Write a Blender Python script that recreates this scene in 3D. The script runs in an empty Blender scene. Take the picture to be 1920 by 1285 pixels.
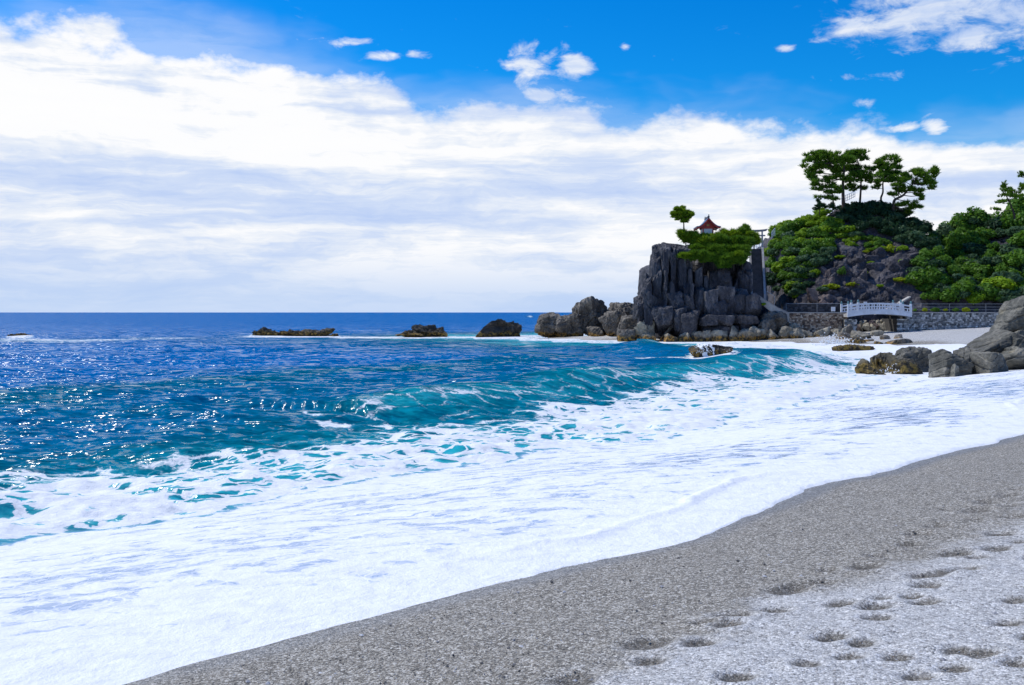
import bpy, math, random
import numpy as np
from mathutils import Vector, Matrix
R = math.radians
random.seed(7); RNG = np.random.default_rng(7)
SC = bpy.context.scene
COL = SC.collection

# ------------------------------------------------------------------ camera
F = 1867.0            # focal length in photograph pixels (35 mm on a 36 mm sensor)
CX, HY = 960.0, 586.0 # principal column, horizon row
EYE = 3.5             # metres above the still sea
cam_d = bpy.data.cameras.new('camera'); cam = bpy.data.objects.new('camera', cam_d); COL.objects.link(cam)
cam_d.sensor_width = 36; cam_d.lens = 36 * F / 1920
cam_d.shift_y = -(642.5 - HY) / 1920
cam_d.clip_start = 0.1; cam_d.clip_end = 90000
cam.location = (0, 0, EYE); cam.rotation_euler = (R(90), 0, 0)
SC.camera = cam
SC.view_settings.view_transform = 'Standard'; SC.view_settings.look = 'None'
SC.view_settings.exposure = 0.0; SC.view_settings.gamma = 1
SC.cycles.adaptive_threshold = .02; SC.cycles.diffuse_bounces = 2; SC.cycles.max_bounces = 4; SC.cycles.transparent_max_bounces = 6
SC.cycles.use_denoising = True

def at(px, py, Y):
    return Vector(((px - CX) / F * Y, Y, EYE - (py - HY) / F * Y))

# ------------------------------------------------------------------ node helper
class NT:
    def __init__(s, nt): s.t = nt; s.n = nt.nodes; s.l = nt.links
    def set(s, sock, v):
        if hasattr(v, 'is_output'): s.l.new(v, sock)
        elif v is not None: sock.default_value = v
    def nd(s, typ, ins=None, out=0, **props):
        n = s.n.new(typ)
        for k, v in props.items(): setattr(n, k, v)
        for k, v in (ins or {}).items(): s.set(n.inputs[k], v)
        return n if out is None else n.outputs[out]
    def m(s, op, a, b=None, c=None, clamp=False):
        n = s.n.new('ShaderNodeMath'); n.operation = op; n.use_clamp = clamp
        for i, v in enumerate((a, b, c)):
            if v is not None: s.set(n.inputs[i], v)
        return n.outputs[0]
    def vm(s, op, a, b=None):
        n = s.n.new('ShaderNodeVectorMath'); n.operation = op
        s.set(n.inputs[0], a)
        if b is not None: s.set(n.inputs[1], b)
        return n.outputs[0]
    def mr(s, v, a, b, c=0.0, d=1.0, smooth=True):
        n = s.n.new('ShaderNodeMapRange'); n.interpolation_type = 'SMOOTHSTEP' if smooth else 'LINEAR'
        for i, q in enumerate((v, a, b, c, d)): s.set(n.inputs[i], q)
        return n.outputs[0]
    def mix(s, f, a, b, blend='MIX'):
        n = s.n.new('ShaderNodeMix'); n.data_type = 'RGBA'; n.blend_type = blend
        s.set(n.inputs[0], f)
        for i, v in ((6, a), (7, b)):
            if isinstance(v, tuple) and len(v) == 3: v = v + (1,)
            s.set(n.inputs[i], v)
        return n.outputs[2]
    def noise(s, vec, scale, detail=4, rough=.55, dist=0.0, out=0):
        return s.nd('ShaderNodeTexNoise', {'Vector': vec, 'Scale': scale, 'Detail': detail, 'Roughness': rough, 'Distortion': dist}, out=out)
    def voro(s, vec, scale, feature='F1', out=0, rnd=1.0):
        return s.nd('ShaderNodeTexVoronoi', {'Vector': vec, 'Scale': scale, 'Randomness': rnd}, out=out, feature=feature)
    def ramp(s, v, stops, interp='LINEAR'):
        n = s.n.new('ShaderNodeValToRGB'); n.color_ramp.interpolation = interp
        e = n.color_ramp.elements
        while len(e) < len(stops): e.new(0.5)
        for i, (p, c) in enumerate(stops):
            e[i].position = p; e[i].color = (c if isinstance(c, tuple) else (c, c, c)) + (1,)
        s.set(n.inputs[0], v); return n.outputs[0]
    def comb(s, x, y, z=0.0): return s.nd('ShaderNodeCombineXYZ', {0: x, 1: y, 2: z})
    def attr(s, name): return s.nd('ShaderNodeAttribute', out=2, attribute_name=name)
    def bump(s, h, strength, dist, normal=None):
        return s.nd('ShaderNodeBump', {'Height': h, 'Strength': strength, 'Distance': dist, **({'Normal': normal} if normal is not None else {})})

def material(name, rough=.8):
    m = bpy.data.materials.new(name); m.use_nodes = True
    n = NT(m.node_tree); b = m.node_tree.nodes['Principled BSDF']
    b.inputs['Roughness'].default_value = rough
    return m, n, b

# ------------------------------------------------------------------ world: sky with a cloud bank
SUN_AZ, SUN_EL = R(-62), R(55)     # azimuth from the view direction (+Y), to the left; elevation
world = bpy.data.worlds.new('World'); SC.world = world; world.use_nodes = True
w = NT(world.node_tree); w.n.clear()
def azel(px, py):
    u, v = (px - CX) / F, (HY - py) / F
    return math.atan(u), math.atan(v / math.sqrt(1 + u * u))
gen = w.nd('ShaderNodeTexCoord', out='Generated')
sep = w.nd('ShaderNodeSeparateXYZ', {0: gen}, out=None)
az = w.m('ARCTAN2', sep.outputs[0], sep.outputs[1]); el = w.m('ARCSINE', sep.outputs[2])
sky = w.nd('ShaderNodeTexSky', sky_type='NISHITA', sun_disc=False, sun_elevation=SUN_EL, sun_rotation=SUN_AZ,
           air_density=1.0, dust_density=0.3, ozone_density=2.5)
sky = w.nd('ShaderNodeHueSaturation', {'Hue': .497, 'Saturation': 1.55, 'Value': 1.0, 'Color': sky})
sky = w.mix(1.0, sky, (.13, .92, 1.25), 'MULTIPLY')
p1 = w.comb(w.m('MULTIPLY', az, 1.0), w.m('MULTIPLY', el, 2.6), 0.0)
warp = w.vm('SUBTRACT', w.noise(p1, 7.0, 4, .62, out=1), (.5, .5, .5))
warp = w.vm('MULTIPLY', warp, (.10, .10, 0))
p2 = w.vm('ADD', p1, warp)
# top edge of the bank as a function of azimuth
edge_px = [(-300, 30), (0, 35), (250, 50), (430, 80), (620, 130), (800, 195), (1000, 178), (1130, 200), (1400, 215), (1640, 240), (1920, 255), (2300, 270)]
st = []
for px, py in edge_px:
    a, e = azel(px, py); st.append(((a + .7) / 1.4, e / .4))
edge = w.m('MULTIPLY', w.ramp(w.mr(az, -.7, .7, smooth=False), st), .4)
pn = w.comb(w.m('MULTIPLY', az, 1.0), w.m('MULTIPLY', el, 1.6), 1.7)
en = w.noise(pn, 9.0, 6, .6)
over = w.m('ADD', w.m('SUBTRACT', edge, el), w.m('MULTIPLY', w.m('SUBTRACT', en, .5), .13))
bank = w.mr(over, -.008, .018)
# thin veil at the left above the white tops
veil = w.m('MULTIPLY', w.mr(w.m('ADD', w.m('SUBTRACT', edge, el), w.m('MULTIPLY', w.m('SUBTRACT', w.noise(p2, 3.5, 4, .6), .5), .16)), -.04, .03), .35)
# isolated clouds: (px, py, half width, half height, weight)
blobs = [(1735, 22, 190, 48, 1.0), (1640, 48, 120, 22, .9), (1830, 70, 90, 26, .9), (1920, 20, 120, 60, .9), (990, 122, 46, 32, 1.0), (1078, 122, 32, 26, .95), (722, 104, 46, 11, .8),
         (775, 103, 26, 9, .7), (1472, 91, 22, 7, .95), (1620, 144, 90, 11, .62), (655, 80, 55, 13, .62), (1172, 89, 13, 9, .8), (1690, 241, 40, 10, 1.0), (1752, 238, 28, 15, 1.05), (1040, 180, 60, 16, .9), (1640, 198, 60, 9, .5)]
bl = None
for px, py, rx, ry, wt in blobs:
    a, e = azel(px, py); ra, re = rx / F * math.cos(a) ** 2, ry / F
    dx = w.m('DIVIDE', w.m('SUBTRACT', az, a), ra); dy = w.m('DIVIDE', w.m('SUBTRACT', el, e), re)
    g = w.m('MULTIPLY', w.m('EXPONENT', w.m('MULTIPLY', w.m('ADD', w.m('MULTIPLY', dx, dx), w.m('MULTIPLY', dy, dy)), -.8)), wt)
    bl = g if bl is None else w.m('MAXIMUM', bl, g)
pb = w.comb(az, w.m('MULTIPLY', el, 2.0), 5.0)
bn = w.noise(pb, 26.0, 5, .62, .4)
blm = w.mr(w.m('ADD', bl, w.m('MULTIPLY', w.m('SUBTRACT', bn, .5), 2.2)), .34, 1.05)
blm = w.m('MULTIPLY', blm, .9)
mask = w.m('MAXIMUM', w.m('MAXIMUM', bank, veil), blm)
# light and shade inside the bank: long flat layers with billowed tops
ps = w.vm('ADD', w.comb(w.m('MULTIPLY', az, 1.0), w.m('MULTIPLY', el, 8.0), 3.0), w.vm('MULTIPLY', warp, (1.2, 3.5, 0)))
lay = w.noise(ps, 2.6, 8, .60)
lay2 = w.noise(w.vm('ADD', w.comb(w.m('MULTIPLY', az, 1.0), w.m('MULTIPLY', el, 14.0), 9.0), w.vm('MULTIPLY', warp, (.6, 2.0, 0))), 5.0, 5, .6)
puff = w.noise(p2, 16.0, 4, .6)
fib = w.noise(w.vm('ADD', w.comb(w.m('MULTIPLY', az, 1.0), w.m('MULTIPLY', el, 5.0), 12.0), w.vm('MULTIPLY', warp, (1.5, 2.5, 0))), 11.0, 6, .65)
tone = w.m('ADD', w.m('ADD', w.m('MULTIPLY', lay, .50), w.m('MULTIPLY', lay2, .20)), w.m('ADD', w.m('MULTIPLY', puff, .12), w.m('MULTIPLY', fib, .18)))
topw = w.mr(over, .005, .07)      # white just under the bank's sunlit top
tone = w.m('ADD', tone, w.m('MULTIPLY', w.mr(el, .13, .22), w.m('MULTIPLY', topw, .14)))
ccol = w.ramp(tone, [(.38, (.50, .63, .92)), (.455, (.64, .74, .94)), (.485, (.75, .82, .95)), (.515, (.86, .90, .97)), (.545, (.98, .985, 1.)), (.70, (1., 1., 1.))])
hz = w.mr(el, .0, .075, 1.0, 0.0)
ccol = w.mix(w.m('MULTIPLY', hz, .8), ccol, (.50, .65, .92))
b1 = w.nd('ShaderNodeBackground', {'Color': sky, 'Strength': .118})
b2 = w.nd('ShaderNodeBackground', {'Color': ccol, 'Strength': 1.0})
mx = w.nd('ShaderNodeMixShader', {0: mask, 1: b1, 2: b2})
w.nd('ShaderNodeOutputWorld', {'Surface': mx}, out=None)
world.cycles.sampling_method = 'MANUAL'; world.cycles.sample_map_resolution = 512

# ------------------------------------------------------------------ sun
sd = bpy.data.lights.new('sun', 'SUN'); sd.energy = 3.75; sd.angle = R(.5); sd.color = (1, .965, .90)
so = bpy.data.objects.new('sun', sd); COL.objects.link(so)
SV = Vector((math.sin(SUN_AZ) * math.cos(SUN_EL), math.cos(SUN_AZ) * math.cos(SUN_EL), math.sin(SUN_EL)))
so.rotation_euler = SV.to_track_quat('Z', 'Y').to_euler(); so.location = (0, 0, 60)

# ------------------------------------------------------------------ numpy noise
def _h(ix, iy, iz, seed):
    n = (ix.astype(np.int64) * 374761393 + iy.astype(np.int64) * 668265263 + iz.astype(np.int64) * 2147483647 + seed * 974711) & 0xffffffff
    n = ((n ^ (n >> 13)) * 1274126177) & 0xffffffff
    n = ((n ^ (n >> 16)) * 2246822519) & 0xffffffff
    return ((n ^ (n >> 15)) & 0xffffff) / float(0xffffff)
def vnoise(x, y, z=0.0, seed=0):
    x = np.asarray(x, float); y = np.asarray(y, float) + 0 * x; z = np.asarray(z, float) + 0 * x
    ix, iy, iz = np.floor(x), np.floor(y), np.floor(z)
    fx, fy, fz = x - ix, y - iy, z - iz
    sx, sy, sz = (f * f * f * (f * (f * 6 - 15) + 10) for f in (fx, fy, fz))
    def c(a, b, e): return _h(ix + a, iy + b, iz + e, seed)
    flat = not np.any(z)
    def plane(e):
        a = c(0, 0, e) * (1 - sx) + c(1, 0, e) * sx
        b = c(0, 1, e) * (1 - sx) + c(1, 1, e) * sx
        return a * (1 - sy) + b * sy
    r = plane(0)
    if not flat: r = r * (1 - sz) + plane(1) * sz
    return r * 2 - 1
def fbm(x, y, z=0.0, seed=0, oct=4, gain=.5):
    r, a, f, s = 0.0, 1.0, 1.0, 0.0
    for i in range(oct):
        r = r + a * vnoise(np.asarray(x) * f + i * 17.3, np.asarray(y) * f, np.asarray(z) * f, seed + i * 13); s += a; a *= gain; f *= 2.03
    return r / s
def sstep(a, b, x):
    t = np.clip((np.asarray(x, float) - a) / (b - a), 0, 1); return t * t * (3 - 2 * t)

# ------------------------------------------------------------------ mesh helpers
def raw_mesh(name, V, Fc, smooth=False, attrs=None):
    V = np.asarray(V, np.float32); me = bpy.data.meshes.new(name)
    if isinstance(Fc, np.ndarray):
        k = Fc.shape[1]; nf = len(Fc)
        me.vertices.add(len(V)); me.vertices.foreach_set('co', V.ravel())
        me.loops.add(nf * k); me.loops.foreach_set('vertex_index', Fc.astype(np.int32).ravel())
        me.polygons.add(nf); me.polygons.foreach_set('loop_start', np.arange(0, nf * k, k, dtype=np.int32))
        try: me.polygons.foreach_set('loop_total', np.full(nf, k, np.int32))
        except Exception: pass
    else:
        me.from_pydata(V.tolist(), [], Fc); nf = len(me.polygons)
    me.polygons.foreach_set('use_smooth', np.full(nf, smooth, bool))
    for k_, v in (attrs or {}).items():
        a = me.attributes.new(k_, 'FLOAT', 'POINT'); a.data.foreach_set('value', np.asarray(v, np.float32).ravel())
    me.update(calc_edges=True); me.validate()
    return me
def link(name, me, mat=None, parent=None, loc=None):
    o = bpy.data.objects.new(name, me); COL.objects.link(o)
    if mat is not None and me is not None and len(me.materials) == 0: me.materials.append(mat)
    if parent is not None: o.parent = parent
    if loc is not None: o.location = loc
    return o
def tag(o, label=None, cat=None, group=None, kind=None):
    if label: o['label'] = label
    if cat: o['category'] = cat
    if group: o['group'] = group
    if kind: o['kind'] = kind
    return o
def thing(name, label, cat, loc=(0, 0, 0), group=None, rz=0):
    o = bpy.data.objects.new(name, None); COL.objects.link(o); o.location = loc; o.rotation_euler = (0, 0, rz)
    o.empty_display_size = .3
    return tag(o, label, cat, group)
class MB:                                  # collects shapes into ONE mesh
    def __init__(s): s.V = []; s.F = []
    def add(s, V, Fc):
        o = len(s.V); s.V += [tuple(v) for v in V]; s.F += [tuple(i + o for i in f) for f in Fc]; return s
    def box(s, c, d, rz=0, rx=0, ry=0, jit=0):
        M = Matrix.Rotation(rz, 3, 'Z') @ Matrix.Rotation(ry, 3, 'Y') @ Matrix.Rotation(rx, 3, 'X')
        P = []
        for z in (-.5, .5):
            for x, y in ((-.5, -.5), (.5, -.5), (.5, .5), (-.5, .5)):
                q = M @ Vector((x * d[0], y * d[1], z * d[2]))
                P.append((q.x + c[0] + random.uniform(-jit, jit), q.y + c[1] + random.uniform(-jit, jit), q.z + c[2] + random.uniform(-jit, jit)))
        return s.add(P, [(3, 2, 1, 0), (4, 5, 6, 7), (0, 1, 5, 4), (1, 2, 6, 5), (2, 3, 7, 6), (3, 0, 4, 7)])
    def tube(s, pts, rad, n=7):
        V, Fc = tube(pts, rad, n); return s.add(V, Fc)
    def lathe(s, c, prof, n=8):
        V = []; Fc = []
        for r, z in prof:
            for k in range(n):
                a = 2 * math.pi * k / n; V.append((c[0] + r * math.cos(a), c[1] + r * math.sin(a), c[2] + z))
        for i in range(len(prof) - 1):
            for k in range(n):
                Fc.append((i * n + k, i * n + (k + 1) % n, (i + 1) * n + (k + 1) % n, (i + 1) * n + k))
        Fc.append(tuple(range((len(prof) - 1) * n, len(prof) * n))); Fc.append(tuple(range(n - 1, -1, -1)))
        return s.add(V, Fc)
    def build(s, name, mat, parent=None, smooth=False):
        return link(name, raw_mesh(name, s.V, s.F, smooth), mat, parent)
def tube(pts, rad, n=7):
    pts = [Vector(p) for p in pts]; V = []; Fc = []
    if not hasattr(rad, '__len__'): rad = [rad] * len(pts)
    for i, p in enumerate(pts):
        d = (pts[min(i + 1, len(pts) - 1)] - pts[max(i - 1, 0)]).normalized()
        u = d.cross(Vector((0, 1, 0)));
        if u.length < .1: u = d.cross(Vector((1, 0, 0)))
        u.normalize(); v = d.cross(u)
        for k in range(n):
            a = 2 * math.pi * k / n; q = p + (u * math.cos(a) + v * math.sin(a)) * rad[i]; V.append(tuple(q))
    for i in range(len(pts) - 1):
        for k in range(n): Fc.append((i * n + k, i * n + (k + 1) % n, (i + 1) * n + (k + 1) % n, (i + 1) * n + k))
    Fc.append(tuple(range(n))); Fc.append(tuple(range(len(pts) * n - 1, len(pts) * n - n - 1, -1)))
    return V, Fc
def smooth_path(pts, k=5):
    pts = [Vector(p) for p in pts]; out = []
    P = [pts[0] * 2 - pts[1]] + pts + [pts[-1] * 2 - pts[-2]]
    for i in range(1, len(P) - 2):
        a, b, c, d = P[i - 1:i + 3]
        for j in range(k):
            t = j / k
            out.append(.5 * ((2 * b) + (c - a) * t + (2 * a - 5 * b + 4 * c - d) * t * t + (3 * b - a - 3 * c + d) * t ** 3))
    return out + [pts[-1]]
def grid_faces(nr, nc):
    i = np.arange(nr - 1)[:, None] * nc + np.arange(nc - 1)[None]
    return np.stack([i, i + 1, i + nc + 1, i + nc], -1).reshape(-1, 4)

# ------------------------------------------------------------------ shoreline: where the wash ends on the sand
edge_px = [(210, 1285), (350, 1250), (500, 1215), (650, 1174), (800, 1132), (1000, 1082), (1150, 1045), (1290, 1012), (1380, 975), (1480, 940), (1560, 906), (1660, 888), (1760, 856), (1920, 813)]
SH = [(-90, -72), (-30, -17.8), (-14, -3.4), (-8.6, 1.4), (-5.6, 4.1), (-4.0, 5.5)]
for px, py in edge_px:
    Y = (EYE - 1.0) * F / (py - HY); SH.append(((px - CX) / F * Y, Y))
SH += [(16.5, 29), (24.5, 41), (33, 54), (40, 66), (43.5, 76), (42.5, 84), (39, 90), (35.5, 95), (33.5, 102), (31.5, 109), (28, 116.5), (20, 119.5), (15, 121.5), (13, 128), (8, 133), (3.5, 137.5), (2.5, 141), (8, 147), (30, 155), (80, 170), (300, 205)]
def densify(P, step=1.2):
    Q = smooth_path([Vector((x, y, 0)) for x, y in P], 3); return np.array([(q.x, q.y) for q in Q])
SHP = densify(SH)
seg = np.hypot(*np.diff(SHP, axis=0).T); SHT = np.concatenate([[0], np.cumsum(seg)])
def shore(x, y):
    """signed distance (positive on land) and arc length of the nearest shore point"""
    best = np.full(x.shape, 1e18); bt = np.zeros(x.shape); sg = np.zeros(x.shape)
    for i in range(len(SHP) - 1):
        ax, ay = SHP[i]; bx, by = SHP[i + 1]; dx, dy = bx - ax, by - ay; L = dx * dx + dy * dy
        if L < 1e-9: continue
        u = np.clip(((x - ax) * dx + (y - ay) * dy) / L, 0, 1)
        ex, ey = x - ax - u * dx, y - ay - u * dy; q = ex * ex + ey * ey
        k = q < best
        best = np.where(k, q, best); bt = np.where(k, SHT[i] + u * math.sqrt(L), bt); sg = np.where(k, np.where(dx * ey - dy * ex < 0, 1.0, -1.0), sg)
    return np.sqrt(best) * sg, bt
def T_at(x, y): return float(shore(np.array([x]), np.array([y]))[1][0])
T0 = T_at(2, 10); TFAR = T_at(42.5, 84); TEND = T_at(31.5, 109); THEAD = T_at(20, 119.5)
def ze_of(t): return 1.0 - .75 * sstep(TFAR - 12, TEND, t) - .25 * sstep(TEND, THEAD, t)
def sand_z(x, y, d=None, t=None):
    if d is None: d, t = shore(x, y)
    ze = ze_of(t); far = sstep(T0 + 25, TFAR - 8, t)
    sl = .125 * (1 - far) + .060 * far
    up = np.where(d > 9, 9 * sl + (d - 9) * (sl * .35 + far * .03), d * sl)
    dn = np.maximum(d * (.11), -5 + 0 * d)
    return ze + np.where(d > 0, up, dn)

# footprints: photograph pixel of each dent and its width in pixels
FOOT = [(1215, 1210, 75), (1310, 1212, 52), (1217, 1246, 46), (1077, 1277, 72), (1372, 1157, 52), (1365, 1176, 44), (1450, 1145, 48), (1476, 1106, 56), (1495, 1098, 44), (1542, 1094, 38), (1622, 1065, 52),
        (1553, 1070, 24), (1557, 1200, 50), (1615, 1210, 26), (1640, 1140, 48), (1642, 1162, 44), (1575, 1134, 42), (1650, 1125, 30), (1740, 1083, 52), (1810, 1072, 46), (1775, 1077, 34), (1737, 1100, 46), (1792, 1039, 52),
        (1875, 1002, 40), (1755, 986, 36), (1720, 1001, 36), (1830, 956, 42), (1847, 942, 30), (1890, 929, 30), (1907, 917, 24), (1905, 969, 34), (1890, 948, 24), (1825, 974, 26), (1868, 1031, 46), (1910, 1016, 26),
        (1832, 1048, 26), (1710, 1121, 30), (1735, 1132, 44), (1887, 1172, 48), (1902, 1130, 22), (1842, 1230, 48), (1795, 1225, 30), (1682, 1236, 22), (1592, 1237, 34), (1510, 1255, 36), (1382, 1280, 56), (1720, 1272, 40),
        (1790, 1257, 50), (1775, 955, 22), (1700, 1022, 32), (1640, 1043, 30), (1905, 1250, 36), (1940, 1200, 50), (1960, 1100, 44), (1945, 1050, 40), (1320, 1170, 26)]

# ------------------------------------------------------------------ beach
def build_beach():
    na, nr = 560, 440
    A = np.linspace(R(-50), R(52), na); rr = 1 / np.linspace(1 / 3.4, 1 / 150, nr)
    r, a = np.meshgrid(rr, A, indexing='ij'); x, y = r * np.sin(a), r * np.cos(a)
    d, t = shore(x, y); z = sand_z(x, y, d, t)
    dryb = d - (2.9 + .5 * fbm(t / 2.5, d / 3, seed=5) + .18 * fbm(t * 2, d * 2, seed=6))
    dry = sstep(-.9, 1.0, dryb)
    far = sstep(35, 60, r); dry = np.maximum(dry, far * sstep(1.0, 3.5, d))
    z = z + np.where(d > .5, 1, .1) * (.022 * fbm(x / 1.1, y / 1.1, seed=2) + .012 * fbm(x * 3.2, y * 3.2, seed=3, oct=3)) + .02 * dry + .05 * far * fbm(x / 5, y / 5, seed=9) * sstep(1, 5, d)
    damp = np.zeros_like(z)
    nd_ = .55 * fbm(x * 9, y * 9, seed=21, oct=3)
    for k, (px, py, wd) in enumerate(FOOT):
        u, v = (px - CX) / F, (py - HY) / F
        Y = 8.0
        for _ in range(12): Y = (EYE - float(sand_z(np.array([u * Y]), np.array([Y]))[0])) / v
        X = u * Y; W = wd / F * Y * 1.3
        th = R(14 + 16 * math.sin(k * 2.7)); L = max(.10, W * .60); B = max(.09, min(.17, W * .52))
        ex, ey = x - X, y - Y
        p = ex * math.cos(th) + ey * math.sin(th); q = -ex * math.sin(th) + ey * math.cos(th)
        e = np.sqrt((p / L) ** 2 + (q / B) ** 2) + nd_ * .06
        dep = .036 * min(1, .4 + W * 2.6)
        z = z - dep * (1 - sstep(.15, 1.10, e)) + dep * .25 * np.exp(-((e - 1.35) / .28) ** 2)
        damp = np.maximum(damp, 1 - sstep(.6, 1.05, e))
    # scuffed, trodden look of the dry band
    z = z + dry * (1 - far) * .02 * fbm(x * 2.0, y * 2.0, seed=31)
    me = raw_mesh('beach', np.stack([x, y, z], -1).reshape(-1, 3), grid_faces(nr, na)[:, ::-1], True, {'dry': dry, 'damp': damp, 'shore': np.clip(d, -3, 30)})
    m, n, b = material('sand', .85)
    pos = n.nd('ShaderNodeNewGeometry', out='Position')
    dryA, dampA, shA = n.attr('dry'), n.attr('damp'), n.attr('shore')
    vc = n.nd('ShaderNodeTexVoronoi', {'Vector': pos, 'Scale': 95.0}, out=None)
    vb = n.nd('ShaderNodeTexVoronoi', {'Vector': pos, 'Scale': 42.0}, out=None)
    grain = n.nd('ShaderNodeSeparateXYZ', {0: vc.outputs['Color']}, out=None); grain2 = n.nd('ShaderNodeSeparateXYZ', {0: vb.outputs['Color']}, out=None)
    g = n.m('ADD', n.m('MULTIPLY', grain.outputs[0], .6), n.m('MULTIPLY', grain2.outputs[1], .4))
    patch = n.noise(pos, 2.2, 6, .7)
    wetc = n.ramp(g, [(.12, (.05, .047, .040)), (.40, (.175, .158, .128)), (.62, (.29, .263, .215)), (.86, (.60, .575, .52))])
    dryc = n.ramp(g, [(.10, (.14, .137, .132)), (.35, (.36, .353, .340)), (.65, (.52, .512, .495)), (.9, (.80, .785, .76))])
    dm = n.mr(n.m('ADD', dryA, n.m('MULTIPLY', n.m('SUBTRACT', patch, .5), 1.3)), .2, .8)
    c = n.mix(dm, wetc, dryc)
    c = n.mix(n.m('MULTIPLY', dampA, .95), c, n.mix(.55, wetc, (.045, .038, .028)))
    tint = n.noise(pos, 60.0, 2)
    c = n.mix(n.mr(tint, .60, .70, 0, .35), c, (.30, .20, .12))
    wet = n.mr(shA, .0, .55, 1, 0)       # the strip the water has just left
    c = n.mix(n.m('MULTIPLY', wet, .15), c, (.06, .058, .052))
    n.set(b.inputs['Base Color'], c)
    n.set(b.inputs['Roughness'], n.mr(wet, 0, 1, .85, .4))
    h = n.m('ADD', n.m('MULTIPLY', vc.outputs['Distance'], -1.0), n.m('MULTIPLY', vb.outputs['Distance'], -.8))
    n.set(b.inputs['Normal'], n.bump(h, .75, .008))
    o = link('beach', me, m); tag(o, 'grey coarse sand beach marked with footprints', 'beach', kind='structure')
    return o
build_beach()

# ------------------------------------------------------------------ rocks standing in the water, used for the foam round them: (px0, px1, py_water, Y)
SEA_ROCKS = [(14, 57, 632, 142), (466, 625, 630, 148), (738, 840, 632, 142), (890, 980, 633, 140), (1295, 1382, 672, 76), (1566, 1640, 660, 88), (1620, 1690, 697, 55), (1674, 1762, 696, 56), (1757, 1850, 702, 48.5)]
# long foam streaks: (px, py, half length m, half width m, strength)
STREAKS = [(720, 633, 9, 4, .85), (850, 633, 4, 4, .8), (985, 632, 5, 4, .85), (1085, 634, 10, 3, .7), (110, 639, 12, 7, .45), (300, 636, 9, 4, .3), (1240, 673, 2.6, 1.5, .95), (1190, 671, 1.2, .8, .7), (1410, 667, 2.2, 1.6, .95), (1290, 638, 9, 2.5, .75), (1450, 640, 6, 2.5, .9),
           (1160, 637, 6, 2, .5), (1540, 690, 2.0, 4.0, .75), (1480, 696, 2.6, 1.2, .55), (1560, 672, 2.2, 4, .8), (1600, 648, 3.5, 6, 1.0), (1640, 668, 5, 6, .95), (640, 800, 1.2, .8, .62), (590, 790, .7, .5, .6), (993, 594, 5, 12, 1.0), (1450, 665, 2.4, 1.2, .5)]
def swell(q, a, b): return np.where(q < 0, np.exp(-(q / a) ** 2), np.exp(-(q / b) ** 2))
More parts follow.
